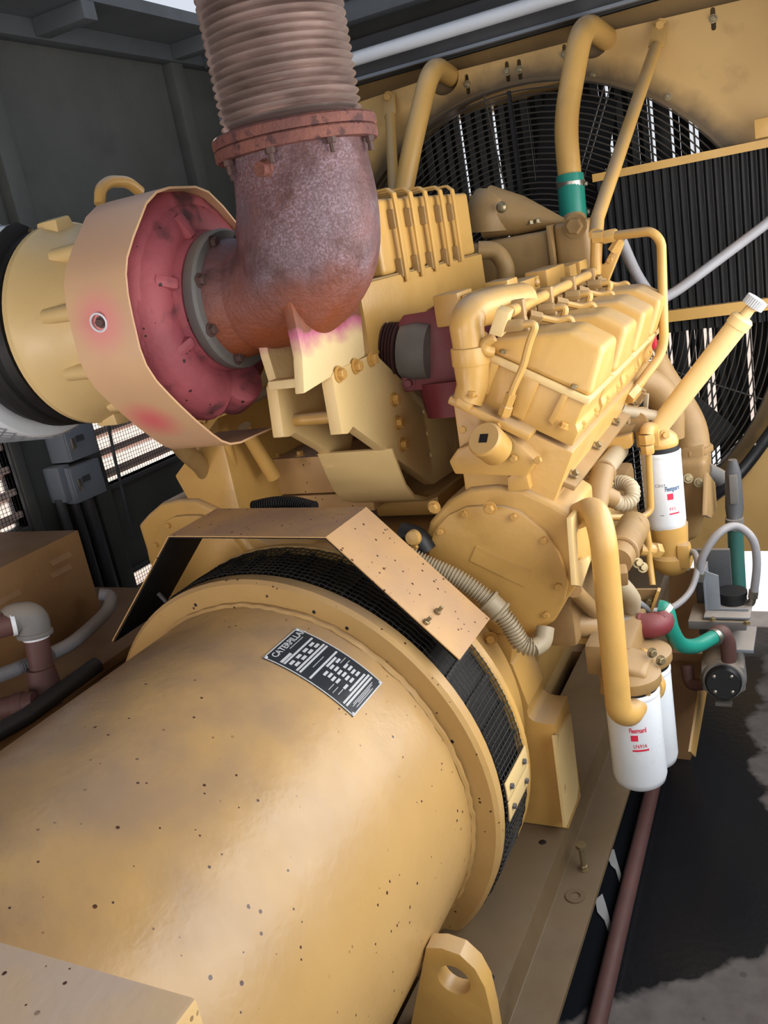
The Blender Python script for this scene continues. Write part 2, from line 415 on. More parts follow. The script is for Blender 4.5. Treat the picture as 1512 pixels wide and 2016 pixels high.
# ================================================================ ROOM
FZ = 0.0; XW = -1.25; ZC = 2.54
solo('floor', None, None, MB().span((-1.35, -2.6, -.08), (1.45, 3.5, 0)), M['floor'], kind='structure')
solo('floor_sunlit', None, None, MB().span((-1.6, 3.5, -.08), (3.5, 6.5, 0)), M['lit_floor'], kind='structure')  # slab split off the floor, strong sunlight painted into its pale colour
solo('ground', None, None, MB().span((-30, -30, -.5), (30, 30, -.12)), M['ground'], kind='structure')
# left wall with louvred openings
W0 = (.9, 1.866, 1.012, 1.55); W1 = (2.235, 3.08, 1.026, 1.50); W2 = (2.235, 3.08, .36, .692)
wl = MB()
for y0, y1, z0, z1 in ((-2.6, .9, 0, ZC), (.9, 1.866, 0, 1.012), (.9, 1.866, 1.55, ZC), (1.866, 2.235, 0, ZC), (2.235, 3.08, 0, .36), (2.235, 3.08, .692, 1.026), (2.235, 3.08, 1.5, ZC), (3.08, 4.2, 0, ZC)):
    wl.span((-1.29, y0, z0), (XW, y1, z1))
solo('wall_left', None, None, wl, M['wall'], kind='structure')
M['slat'] = paint('pale_louvre_paint', 'd8c4bb', 'ccb4aa', .55, grime=.1)
for n, (y0, y1, z0, z1) in enumerate((W0, W1, W2)):
    fr = MB()
    for a, b in (((XW - .06, y0 - .012, z0), (XW + .012, y0, z1)), ((XW - .06, y1, z0), (XW + .012, y1 + .012, z1)), ((XW - .06, y0 - .012, z0 - .014), (XW + .012, y1 + .012, z0)), ((XW - .06, y0 - .012, z1), (XW + .012, y1 + .012, z1 + .014))):
        fr.span(a, b)
    f = solo('window_%d' % (n + 1), None, None, fr, M['dgrey'], kind='structure')
    z = z0 + .052
    while z < z1 + .03:
        s = MB(); s.prism([(-1.262, z - .02), (-1.258, z - .02), (-1.258, z + .001), (-1.262, z + .002), (-1.312, z - .04), (-1.309, z - .042), (-1.262, z - .003)], (0, y0, 0), XA, ZA, V(0, y1 - y0, 0))
        child('slat', s, M['slat'], f); z += .0735
    g = MB()
    ny, nz_ = int((y1 - y0) / .0135), int((z1 - z0) / .0135)
    for i in range(ny + 1): g.span((XW - .004, y0 + i * .0135 - .0006, z0), (XW - .0028, y0 + i * .0135 + .0006, z1))
    for i in range(nz_ + 1): g.span((XW - .0028, y0, z0 + i * .0135 - .0006), (XW - .0016, y1, z0 + i * .0135 + .0006))
    child('wire_mesh', g, M['blk'], f, kind='stuff')
tn = 0
def trim(a, b, m='wall', bev=.004):
    global tn; tn += 1
    return solo('trim_%d' % tn, None, None, MB().span(a, b), M[m], kind='structure', bevel=bev)
trim((XW, 2.135, 0), (XW + .045, 2.205, ZC - .06)); trim((XW, 3.10, 0), (XW + .05, 3.17, ZC - .06)); trim((XW, 1.872, 0), (XW + .02, 1.91, 2.4)); trim((XW, .80, 0), (XW + .045, .87, ZC - .06))
trim((XW, -2.6, ZC - .06), (XW + .06, 4.2, ZC), 'ceil'); 
hx0, hx1, hy0, hy1 = -.977, .40, 1.36, 3.29
c = MB()
for a, b in (((-1.29, -2.6), (hx0, 4.2)), ((hx1, -2.6), (1.45, 4.2)), ((hx0, -2.6), (hx1, hy0)), ((hx0, hy1), (hx1, 4.2))): c.span((a[0], a[1], ZC), (b[0], b[1], ZC + .04))
solo('ceiling', None, None, c, M['ceil'], kind='structure')
for y in (2.40, 3.10): trim((XW + .06, y, ZC - .055), (hx0 + .0, y + .06, ZC), 'ceil')
for y in (3.30, 3.62): trim((XW + .06, y, ZC - .07), (1.4, y + .07, ZC), 'ceil')
trim((XW, 3.44, 2.298), (1.4, 3.52, 2.44), 'dgrey', .006)
trim((XW, 3.415, 2.29), (1.4, 3.44, 2.302), 'grey', .002)
wb_ = MB(); wb_.span((XW, 3.60, .0), (-1.09, 3.64, 2.5)); wb_.span((XW, 3.565, 2.303), (1.45, 3.60, 2.54)); wb_.span((1.20, 3.6, 0), (1.45, 3.64, 2.5))
solo('wall_far', None, None, wb_, M['wall'], kind='structure')
wr = MB(); wr.span((1.40, 3.2, 0), (1.45, 4.2, ZC)); wr.span((1.40, -2.6, 2.1), (1.45, 4.2, ZC)); wr.span((1.40, -2.6, 0), (1.45, -1.5, ZC)); wr.span((1.40, -1.5, 0), (1.45, -.3, 1.1)); wr.span((1.40, -.3, 0), (1.45, .5, ZC)); wr.span((1.40, .5, 0), (1.45, 3.2, .75))
solo('wall_right', None, None, wr, M['wall'], kind='structure')
solo('wall_back', None, None, MB().span((-1.29, -2.65, 0), (1.45, -2.6, .4)).span((-1.29, -2.65, 2.05), (1.45, -2.6, ZC)).span((-1.29, -2.65, .4), (-.5, -2.6, 2.05)).span((1.2, -2.65, .4), (1.45, -2.6, 2.05)), M['wall'], kind='structure')
t = MB().tube(PL([(600, 146), (1075, 1)], Y=3.4) + [P(1400, -98, Y=3.4)], .026, 16)
solo('white_pipe', 'white pipe running under the ceiling in front of the radiator top', 'pipe', t, M['white'])
# ================================================================ RADIATOR
RY = 3.5; FC = V(-.002, RY, 1.24); FR = .905
T = Thing('radiator', 'large yellow radiator with round fan opening behind the engine', 'radiator')
zt = 2.205
def arc(cx, cz, r, a0, a1, n): return [(cx + r * cos(rad(a0 + (a1 - a0) * i / n)), cz + r * sin(rad(a0 + (a1 - a0) * i / n))) for i in range(n + 1)]
h1, h2 = P(872, 152, Y=RY), P(1166, 76, Y=RY)
poly = [(-1.09, .262), (1.2, .262), (1.2, zt)] + arc(h2.x, h2.z, .064, 8, -188, 12) + arc(h1.x, h1.z, .064, 8, -188, 12) + [(-1.09, zt)]
slots = [(1404, 37), (1112, 108), (1023, 137), (999, 141), (920, 166)]
holes = [arc(FC.x, FC.z, FR, 0, 354, 59)]
for p in slots:
    q = P(*p, Y=RY); holes.append(arc(q.x, q.z + .028, .008, 0, 180, 4) + arc(q.x, q.z - .028, .008, 180, 360, 4))
T.part('front_panel', MB().prism(poly, (0, RY, 0), XA, ZA, V(0, .012, 0), holes), M['rad'])
T.part('opening_rim', MB().lathe(FC, YA, [(FR - .002, -.006), (FR + .012, -.006), (FR + .012, 0), (FR + .006, .02), (FR + .006, .14), (FR, .14), (FR - .002, -.006)], 72), M['rad'])
for p in slots: T.bolt(P(*p, Y=RY) , -YA, .020, M['zinc'], 'hex')
for p in ((1168, 147), (1316, 190), (703, 300)): T.bolt(P(*p, Y=RY), -YA, .018, M['zinc'], 'hex')
T.part('top_tank', MB().span((-1.09, 3.56, 2.12), (1.2, 3.95, 2.30)), M['yellow_dull'], bevel=.01)
T.part('side_panel', MB().span((-1.09, 3.512, .262), (-1.06, 3.95, 2.2)), M['yellow_dull']); T.part('side_panel', MB().span((1.17, 3.512, .262), (1.2, 3.95, 2.2)), M['yellow_dull'])
T.part('bottom_tank', MB().span((-1.09, 3.7, .262), (1.2, 3.95, .36)), M['yellow_dull'])
# core: dark vertical strips; the gaps between some of them let daylight through
gp = []
for px, py, wd in ((912, 290, .011), (868, 270, .004), (979, 290, .012), (962, 340, .005), (1200, 240, .012), (1188, 290, .007), (1284, 240, .011), (1256, 260, .006), (1337, 245, .006), (1371, 255, .013), (846, 265, .006), (1040, 200, .005), (1026, 330, .003), (1316, 720, .008), (1364, 800, .010), (1371, 860, .0), (1398, 800, .012), (1479, 780, .013), (1213, 410, .004), (1465, 400, .004), (1033, 170, .008)):
    if wd: gp.append((P(px, py, Y=3.76).x, wd * (1.0 if wd > .009 else .45)))
gp.sort(); x = -1.06
for gx, gw in gp + [(1.17, 0)]:
    a, b = x, gx - gw / 2
    if b - a > .004:
        n = max(1, round((b - a) / .05)); st = (b - a) / n
        for i in range(n):
            T.part('core_strip', MB().prism([(a + st * i, 0), (a + st * (i + .5), -.010), (a + st * (i + 1), 0), (a + st * (i + 1), .012), (a + st * i, .012)], (0, 3.76, .33), XA, YA, V(0, 0, 1.83)), M['blk'])
    x = gx + gw / 2
T.done()
# fan
T = Thing('fan', 'black cooling fan turning behind the round wire guard', 'fan')
fc = FC + V(0, .13, 0)
T.part('hub', MB().lathe(fc, YA, [(0, -.08), (.13, -.08), (.16, -.05), (.16, .05), (0, .05)], 32), M['blk'])
for k in range(6):
    a = rad(60 * k + 14); d = V(cos(a), 0, sin(a)); t_ = V(-sin(a), 0, cos(a)); L = []
    for r, wd in ((.15, .09), (.4, .13), (.65, .15), (.86, .15)):
        for q, off in ((-1, -.05), (-.3, .005), (.4, .02), (1, .04)):
            L.append(fc + d * r + t_ * wd * q + V(0, off, 0))
    m = MB(); L2 = [p + V(0, .006, 0) for p in L]
    F = []
    for i in range(3):
        for j in range(3):
            q = (i * 4 + j, i * 4 + j + 1, i * 4 + j + 5, i * 4 + j + 4); F += [q, tuple(x_ + 16 for x_ in q[::-1])]
    for i in range(3): F += [(i * 4, i * 4 + 4, i * 4 + 20, i * 4 + 16), (i * 4 + 3, i * 4 + 19, i * 4 + 23, i * 4 + 7)]
    F += [(12, 13, 29, 28), (13, 14, 30, 29), (14, 15, 31, 30), (0, 16, 17, 1), (1, 17, 18, 2), (2, 18, 19, 3)]
    m.add(L + L2, F); T.part('blade', m, M['blk'])
T.done()
# guard rings
T = Thing('fan_guard', 'round black wire guard of concentric rings over the fan', 'guard')
gy = V(0, -.018, 0); r = .10
while r < FR - .004:
    T.part('ring', MB().ring(FC + gy, YA, r, .0026, 84, 4), M['wire']); r += .0205
for k in range(12):
    a = rad(30 * k + 6); d = V(cos(a), 0, sin(a)); t_ = V(-sin(a), 0, cos(a)) * (.011 if k % 2 == 0 else 0)
    for s_ in ((-1, 1) if k % 2 == 0 else (1,)):
        T.part('spoke', MB().tube([FC + gy + V(0, .005, 0) + d * .1 + t_ * s_, FC + gy + V(0, .005, 0) + d * FR + t_ * s_], .003, 5), M['wire'])
q = P(1005, 180, Y=RY); T.part('seam_bar', MB().span((q.x - .006, RY - .03, FC.z + .25), (q.x + .006, RY - .016, q.z)), M['blk'])
T.done()
# belt drive guard: vertical corrugations between two yellow angle bars
T = Thing('drive_guard', 'black corrugated guard of upright strips between two yellow bars', 'guard')
x0, x1 = P(1168, 352, Y=3.4).x, 1.16
T.part('bar', MB().prism([(3.385, 1.745), (3.395, 1.745), (3.395, 1.763), (3.495, 1.763), (3.495, 1.772), (3.385, 1.772)], (x0, 0, 0), YA, ZA, V(x1 - x0, 0, 0)), M['yellow'], label='upper yellow angle bar')
x2 = P(1200, 650, Y=3.4).x
T.part('bar', MB().prism([(3.385, 1.213), (3.395, 1.213), (3.395, 1.245), (3.495, 1.245), (3.495, 1.254), (3.385, 1.254)], (x2, 0, 0), YA, ZA, V(x1 - x2, 0, 0)), M['yellow'], label='lower yellow angle bar')
n = 30; st = (x1 - x0) / n
for i in range(n):
    a = x0 + st * i
    T.part('strip', MB().prism([(0, 0), (st * .3, -.012), (st * .55, -.012), (st * .85, 0), (st, 0), (st, .003), (0, .003)], (a, 3.425, 1.17), XA, YA, V(0, 0, .592)), M['black'])
q = P(1506, 258, Y=3.40); T.bolt(q + V(0, -.015, .01), -YA, .02, M['ybolt'])
T.part('end_tab', MB().span((q.x - .03, 3.37, q.z - .02), (q.x + .05, 3.386, q.z + .04)), M['yellow'], bevel=.003)
T.done()
# ================================================================ BASE FRAME
RT, RL = .30, .222        # upper and lower rail surfaces
T = Thing('base_frame', 'long tan steel base rails under the generator and engine', 'base frame')
for s_ in (1, -1):
    poly = [(.30, .10), (.34, .10), (.34, RT - .014), (.453, RT - .014), (.453, RL - .014), (.552, RL - .014), (.552, RL), (.467, RL), (.467, RT), (.30, RT)]
    hl = []
    T.part('rail', MB().prism([(x * s_, z) for x, z in poly], (0, -.6, 0), XA, ZA, V(0, 4.0, 0)), M['rail'], bevel=.002)
    T.part('skirt', MB().span((.36 * s_, -.6, .06), (.40 * s_, 3.4, RL)), M['blk'])
for y in (-.4, 1.2, 2.6): T.part('cross_member', MB().span((-.30, y, .12), (.30, y + .08, .26)), M['brown'])
q = P(1150, 1711, Z=RL); T.bolt(q, ZA, .018, M['zinc'], 'hex'); T.part('stud', MB().cyl(q, q + V(0, 0, .062), .0065, 10).lathe(q + V(0, 0, .06), ZA, [(0, 0), (.013, 0), (.013, .008), (0, .009)], 6), M['zinc'], label='upright bolt standing on the outer flange')
q = P(1133, 1765, Z=RL); T.part('washer', MB().lathe(q, ZA, [(.011, 0), (.022, 0), (.022, .003), (.011, .003), (.011, 0)], 20), M['rail'])
for p in ((1068, 1658), (965, 1925)):
    q = P(*p, Z=RT); T.part('dark_hole_disc', MB().lathe(q, ZA, [(0, .001), (.007, .001), (.009, 0)], 12), M['blk'])  # black disc painting the dark inside an open hole
T.done()
for i, L in enumerate(([(1200, 1675), (1209, 1672), (1214, 1692), (1223, 1722), (1220, 1738), (1212, 1712), (1203, 1704), (1197, 1690)], [(1172, 1772), (1186, 1760), (1192, 1778), (1198, 1800), (1204, 1828), (1198, 1836), (1190, 1812), (1176, 1796)])):
    Q = PL(L, Z=.004); m = MB().prism([(q.x, q.y) for q in Q], (0, 0, .001), XA, YA, V(0, 0, .004))
    solo('cloth_scrap', 'torn whitish scrap on the floor beside the base rail, %s the upright bolt' % ('level with' if i == 0 else 'in front of'), 'scrap', m, M['scrap'])
m = MB().tube([P(1172, 2030, Z=.022) + V(-.16, -1.5, 0), P(1172, 2030, Z=.022), P(1230, 1780, Z=.022), P(1302, 1480, Z=.022)], .021, 16)
solo('floor_pipe', 'rusty pipe lying on the floor beside the base rail', 'pipe', m, M['iron'])
# ================================================================ GENERATOR
T = Thing('generator', 'large tan yellow generator barrel with black maker plate', 'generator')
O = V(0, 0, YC); GR = .41
T.part('barrel', MB().lathe(O, YA, [(0, -.55), (GR - .02, -.55), (GR, -.53), (GR, 1.296)], 96), M['gen'])
m = MB(); L = []
for i in range(160):
    a = 2 * pi * i / 160; rr = GR + .001 + random.uniform(-.0015, .0015)
    L.append(O + V(cos(a) * rr, 1.289 + random.uniform(-.003, .003), sin(a) * rr))
m.tube(L, .0065, 6, closed=True); T.part('weld_bead', m, M['gen'])
fl = T.part('flange', MB().lathe(O, YA, [(GR - .01, 1.296), (.455, 1.296), (.463, 1.303), (.463, 1.328), (.44, 1.34), (.40, 1.34)], 96), M['gen'])
for p in ((385, 1191), (618, 1205), (683, 1237), (890, 1460)):
    q = P(*p, Y=1.296); T.part('dark_hole_disc', MB().lathe(q, -YA, [(0, .0006), (.0035, .0006), (.004, 0)], 10), M['blk'])  # flange holes: flat black discs drawn for the darkness inside
# terminal box at the near end
q = P(388, 1962, Y=.46)
T.part('terminal_box', MB().span((-.46, -.5, .70), (q.x, .46, q.z)), M['box'], bevel=.006, label='tan box on top of the near end of the barrel')
# lifting foot
y0 = 1.05; pl = [(p.x, p.z) for p in PL([(800, 2060), (820, 1960), (838, 1866), (868, 1867), (905, 1880), (935, 1908), (955, 1945), (968, 2000), (978, 2060)], Y=y0)]
hc = P(893, 1930, Y=y0)
T.part('lifting_foot', MB().prism(pl, (0, y0, 0), XA, ZA, V(0, .035, 0), [arc(hc.x, hc.z, .030, 0, 342, 19)]), M['yellow'], bevel=.002)
# ventilated screen between flange and flywheel housing
Y0, Y1, SR = 1.335, 1.462, .466
T.part('screen_drum', MB().lathe(O, YA, [(.45, Y0 - .02), (.45, Y1 + .022)], 96), M['blk'])
for k in range(44):
    a = 2 * pi * k / 44; d = V(cos(a), 0, sin(a)); t_ = V(-sin(a), 0, cos(a))
    T.part('vane', MB().prism([(.44, -.004), (.459, -.004), (.459, .004), (.44, .004)], O + V(0, Y0, 0), d, t_, V(0, Y1 - Y0, 0)), M['black'])
m = MB()
def cp(a, y, r=SR): return O + V(cos(a) * r, y, sin(a) * r)
n = 168
for k in range(n):
    a = rad(-42) + rad(264) * k / n
    m.tube([cp(a, Y0 - .006, SR - .001), cp(a + .006, (Y0 + Y1) / 2, SR + .0015), cp(a, Y1 + .006, SR - .001)], .0011, 4)
for j in range(10):
    y = Y0 + (Y1 - Y0) * j / 9
    m.tube([cp(rad(-42) + rad(264) * k / 110, y, SR + (.001 if k % 2 else -.001)) for k in range(111)], .0011, 4)
T.part('wire_screen', m, M['screen'], kind='stuff', keep=True)
def patch(a0, a1, y0_, y1_, r, th, n=6):
    m = MB(); L = []
    for i in range(n + 1):
        a = rad(a0 + (a1 - a0) * i / n)
        for y in (y0_, y1_):
            for q in (r, r + th): L.append(cp(a, y, q))
    F = []
    for i in range(n):
        b = i * 4; F += [(b, b + 2, b + 6, b + 4), (b + 1, b + 5, b + 7, b + 3), (b, b + 4, b + 5, b + 1), (b + 2, b + 3, b + 7, b + 6)]
    F += [(0, 1, 3, 2), (n * 4, n * 4 + 2, n * 4 + 3, n * 4 + 1)]
    return m.add(L, F)
def angof(px, py, R_): q = P(px, py, R=R_); return math.degrees(atan2(q.z - YC, q.x)), q.y
for a0, a1 in ((3.5, -1.2), (-1.8, -7)):
    s_ = T.part('screen_clamp', patch(a0, a1, Y0 + .0, Y1 + .006, SR + .002, .003, 3), M['yellow_light'], bevel=.0008)
    for y in (Y0 + .022, Y1 - .022):
        am = rad((a0 + a1) / 2); T.bolt(cp(am, y, SR + .005), V(cos(am), 0, sin(am)), .012, M['dgrey'], 'plain', parent=s_)
# maker plate wrapped on the barrel
A0, A1, PY0, PY1 = 70.6, 43.6, 1.129, 1.246
np_ = T.part('maker_plate', patch(A0, A1, PY0, PY1, GR + .0005, .0015, 14), M['plate'], label='black riveted plate with white lettering')
R1 = GR + .0024
def wrapf(s0, y0_):   # s0 distance from the top edge along the arc, text runs along +Y
    return lambda x, y: cp(rad(A0) - (s0 - y) / GR, y0_ + x, R1)
PLN = rad(A0 - A1) * GR; PW = PY1 - PY0; yc = (PY0 + PY1) / 2
def bar_(s0, s1, b0, b1):   # plate strips: s along the arc from top, b across 0..1
    return patch(A0 - math.degrees(s0 / GR), A0 - math.degrees(s1 / GR), PY0 + PW * b0, PY0 + PW * b1, R1 - .0006, .0006, 3)
edge = MB()
for a in ((0, .0022, 0, 1), (PLN - .0022, PLN, 0, 1), (0, PLN, 0, .02), (0, PLN, .98, 1)): 
    e = bar_(*a) if a[1] - a[0] < .05 else patch(A0, A1, PY0 + PW * a[2], PY0 + PW * a[3], R1 - .0006, .0006, 14)
    edge.add(e.v, e.f)
T.part('plate_edge', edge, M['plate_light'], parent=np_)
tx = MB().text('CATERPILLAR', .0175, (0, 0, 0), XA, YA, wrapf(.014, yc + .008), .0004); T.part('lettering', tx, M['plate_light'], parent=np_)
bars = MB()
BL = [(.030, .0355, .07, .36), (.037, .041, .07, .93), (.063, .067, .07, .93), (.0695, .0735, .07, .93), (.0905, .0945, .07, .93), (.097, .1015, .50, .80), (.157, .161, .36, .88), (.1635, .1675, .07, .93), (.170, .174, .07, .93)]
for r_ in range(2):
    for k in range(4): BL.append((.045 + r_ * .009, .0505 + r_ * .009, .12 + .2 * k + .03 * r_, .24 + .2 * k + .03 * r_))
for r_ in range(6):
    for k in range(3):
        if (r_ * 3 + k) % 7 != 5: BL.append((.104 + r_ * .0085, .109 + r_ * .0085, .30 + .2 * k + .02 * (r_ % 2), .42 + .2 * k + .02 * (r_ % 2)))
for b in BL: e = bar_(*b); bars.add(e.v, e.f)
for s0, b0, b1 in ((.0235, .45, .85), (.0812, .32, .66), (.178, .2, .85), (.1805, .15, .8), (.183, .3, .7), (.186, .2, .75), (.112, .74, .92), (.121, .74, .92), (.130, .1, .27), (.139, .1, .27), (.148, .14, .3)):
    e = bar_(s0, s0 + .0011, b0, b1); bars.add(e.v, e.f)
T.part('data_field', bars, M['plate_light'], parent=np_)
for s0 in (.004, PLN - .004):
    for b in (.035, .965): a = rad(A0) - s0 / GR; T.bolt(cp(a, PY0 + PW * b, GR + .002), V(cos(a), 0, sin(a)), .006, M['plate_light'], 'dome', parent=np_, name='rivet')
T.done()
# bent guard plate over the screen
T = Thing('guard_plate', 'bent tan sheet metal guard arched over the black screen', 'guard')
m = MB().strip([(-.425, .915), (-.182, 1.166), (.194, 1.158), (.424, .915)], .0025, (0, 1.32, 0), XA, ZA, V(0, .172, 0))
T.part('sheet', m, M['shield'])
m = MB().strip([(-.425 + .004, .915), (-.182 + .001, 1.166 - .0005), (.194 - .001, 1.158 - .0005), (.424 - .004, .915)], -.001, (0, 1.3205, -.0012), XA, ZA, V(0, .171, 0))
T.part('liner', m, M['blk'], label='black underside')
for p in ((860, 1206), (838, 1226)): 
    n_ = V(.243, 0, .23).normalized(); q = PP(*p, V(.194, 1.4, 1.158) + n_ * .0026, n_)
    T.bolt(q, n_, .014, M['zinc'], 'stud')
for x, z in ((-.33, 1.0), (.36, .95)): T.part('stay', MB().tube([(x, 1.40, z), (x * .93, 1.40, YC + (z - YC) * .93)], .005, 6), M['dgrey'])
T.done()
# ================================================================ ENGINE BLOCK
def bank(u, v, y, s=1): return V(s * (.5 * u + .866025 * v), y, YC + .866025 * u - .5 * v)
T = Thing('engine', 'yellow V8 engine block with flywheel housing and round gear covers', 'engine')
half = [(.28, .36), (.36, .60), (.42, .84), (.46, .95), (.52, 1.07), (.587, 1.205), (.35, 1.341), (.345, 1.06), (.18, .98)]
poly = half + [(-x * (.72 if z > .8 else 1), z) for x, z in half[::-1]]
T.part('crankcase', MB().prism(poly, (0, 1.655, 0), XA, ZA, V(0, .97, 0)), M['yellow'], bevel=.006)
T.part('oil_pan', MB().prism([(-.26, .34), (.26, .34), (.22, .12), (-.22, .12)], (0, 1.72, 0), XA, ZA, V(0, 1.0, 0)), M['yellow_dull'], bevel=.01)
T.part('flywheel_housing', MB().lathe(O, YA, [(.40, 1.468), (.464, 1.468), (.468, 1.472), (.468, 1.487), (.464, 1.491), (.42, 1.493), (.41, 1.64), (0, 1.65)], 96), M['yellow'])
for s_ in (1, -1):
    zf = lambda L, **k: [P(x / 3.096 + 960, y / 3.096 + 1250, **k) for x, y in L]
    yf = 1.655
    Q = zf([(40, 130), (150, 180), (248, 432), (242, 468), (250, 500), (280, 525), (330, 538), (407, 546), (412, 606)], Y=yf)
    xr = Q[-2].x
    pl = [(.20, .302), (.20, .80)] + [(q.x, q.z) for q in Q[:-1]] + [(xr, .302)]
    f = T.part('support_foot', MB().prism([(x * s_, z) for x, z in pl], (0, yf, 0), XA, ZA, V(0, .125, 0)), M['yellow'], bevel=.0015)
    sl = []
    for p in ((414, 640), (482, 646), (455, 946)): q = zf([p], X=xr)[0]; sl.append(arc(q.y, q.z + .009, .0065, 0, 180, 4) + arc(q.y, q.z - .009, .0065, 180, 360, 4))
    Q = zf([(388, 610), (412, 606), (478, 490), (490, 480), (512, 690), (536, 925), (524, 1010), (458, 1172)], X=xr)
    T.part('foot_plate', MB().prism([(q.y, q.z) for q in Q], ((xr + .0006) * s_, 0, 0), YA, ZA, V(.007 * s_, 0, 0), sl), M['yellow_light'])
    for p in ((414, 640), (482, 646), (455, 946)):
        q = zf([p], X=xr)[0]; T.part('dark_slot_backing', MB().prism(arc(q.y, q.z + .009, .0066, 0, 180, 4) + arc(q.y, q.z - .009, .0066, 180, 360, 4), ((xr + .0004) * s_, 0, 0), YA, ZA, V(.0006 * s_, 0, 0)), M['blk'])  # black backing painting the darkness seen through each slot
zc = lambda L: [(x / 2.9077 + 780, y / 2.9077 + 880) for x, y in L]
cov = zc([(185, 600), (215, 480), (300, 390), (400, 345), (520, 338), (610, 342), (700, 370), (850, 490), (930, 610), (970, 720), (982, 790), (960, 880), (880, 990), (745, 1065), (600, 1040), (450, 950), (300, 830), (205, 710)])
cas = zc([(130, 640), (190, 430), (290, 310), (420, 240), (560, 225), (720, 240), (870, 310), (1000, 385), (1010, 560), (1025, 640), (1030, 800), (960, 900), (900, 1010), (745, 1090), (560, 1080), (330, 950)])
for s_ in (1, -1):
    Q = PL(cas, Y=1.64); T.part('gear_case', MB().prism([(q.x * s_, q.z) for q in Q], (0, 1.64, 0), XA, ZA, V(0, .20, 0)), M['yellow'], bevel=.012, segs=3)
    Q = PL(cov, Y=1.628); gc = T.part('gear_cover', MB().prism([(q.x * s_, q.z) for q in Q], (0, 1.628, 0), XA, ZA, V(0, .014, 0)), M['yellow'], bevel=.003, label='flat rounded cover plate with bolts')
    for p in zc([(255, 482), (395, 382), (675, 398), (848, 532), (930, 795), (862, 958), (500, 950), (300, 730)]):
        q = P(*p, Y=1.627); T.bolt(V(q.x * s_, q.y, q.z), -YA, .0155, M['ybolt'], 'plain', parent=gc)
    if s_ == 1:
        Q = PL(zc([(460, 565), (775, 712), (738, 800), (425, 648)]), Y=1.6275); L = [(q.x, q.z) for q in Q]
        T.part('raised_panel', MB().prism(L, (0, 1.6245, 0), XA, ZA, V(0, .004, 0)), M['yellow'], parent=gc)
T.part('casting_lug', MB().prism([(q.x, q.z) for q in PL([(1002, 966), (1000, 938), (1036, 918), (1046, 962)], Y=1.64)], (0, 1.632, 0), XA, ZA, V(0, .10, 0)), M['yellow'], bevel=.004)
T.part('lit_case_face', MB().prism([(q.y, q.z) for q in PL([(1122, 1020), (1151, 984), (1148, 1010), (1133, 1050), (1136, 1110), (1158, 1094), (1160, 1105), (1143, 1155), (1131, 1152)], X=.585)], (.578, 0, 0), YA, ZA, V(.010, 0, 0)), M['yellow_light'], bevel=.001)  # pale plate added to paint the strongly lit side face of the casting
for p in ((855, 998), (965, 1000), (818, 1075), (935, 1290), (968, 1255)): T.bolt(P(*p, Y=1.60), -YA, .020, M['ybolt'], 'hex')
# plug with a square socket
ax = V(-.12, -.78, .62).normalized(); q = P(952, 863, Y=1.56); u_, v_, _ = frame(ax)
pg = T.part('filler_plug', MB().lathe(q - ax * .055, ax, [(.035, 0), (.036, .05), (.032, .055), (0, .055)], 28), M['yellow'], label='round plug with a square socket')
T.part('socket', MB().prism([(-.009, -.009), (.009, -.009), (.009, .009), (-.009, .009)], q + ax * .0004, u_, v_, ax * .0006), M['blk'], parent=pg)
T.part('plug_housing', MB().prism([(p.x, p.z) for p in PL([(905, 880), (1000, 845), (1060, 905), (1040, 935), (900, 930), (888, 905)], Y=1.63)], (0, 1.615, 0), XA, ZA, V(0, .12, 0)), M['yellow'], bevel=.006)
for p in ((912, 845), (980, 838), (1060, 905), (1012, 902)): T.bolt(P(*p, Y=1.61), -YA, .016, M['ybolt'], 'plain')
# rear cover with a row of bolts along its top
ry = 1.84; c0_, c1_, c2_ = P(528, 905, Y=ry), P(720, 896, Y=ry), P(535, 975, Y=ry)
T.part('rear_cover', MB().span((c0_.x, ry, c2_.z), (c1_.x, ry + .15, c0_.z)), M['shield'], bevel=.003)
T.part('rear_cover_lip', MB().span((c0_.x, ry - .006, c2_.z - .05), (c1_.x, ry + .15, c2_.z - .003)), M['shield'], bevel=.003)
for px in (542, 590, 632): q = P(px, 900, Y=ry + .02); T.bolt(V(q.x, ry + .025, c0_.z), ZA, .019, M['ybolt'], 'hex')
T.part('valley_cover', MB().span((-.25, 2.42, .95), (.345, 2.62, 1.42)), M['yellow_dull'], bevel=.01)
# side strip below the heads with bolt heads
d_ = MB().bar(V(.548, 1.68, 1.135), V(.548, 2.60, 1.135), .06, .012, (.5, 0, 1)); T.part('side_cover', d_, M['yellow_dull'], bevel=.003)
for k in range(8): T.bolt(V(.566 - .012 * (k % 2), 1.72 + .11 * k, 1.142 - .02 * (k % 2)), V(.85, 0, .5), .015, M['zinc'], 'hex')
T.part('front_cover', MB().prism([(x * 1.0, z) for x, z in poly], (0, 2.625, 0), XA, ZA, V(0, .12, 0)), M['yellow_dull'], bevel=.01)
T.part('crank_pulley', MB().lathe(O, YA, [(0, 2.75), (.2, 2.75), (.2, 2.80), (.17, 2.82), (.2, 2.84), (.2, 2.88), (0, 2.88)], 40), M['black'])
T.done()
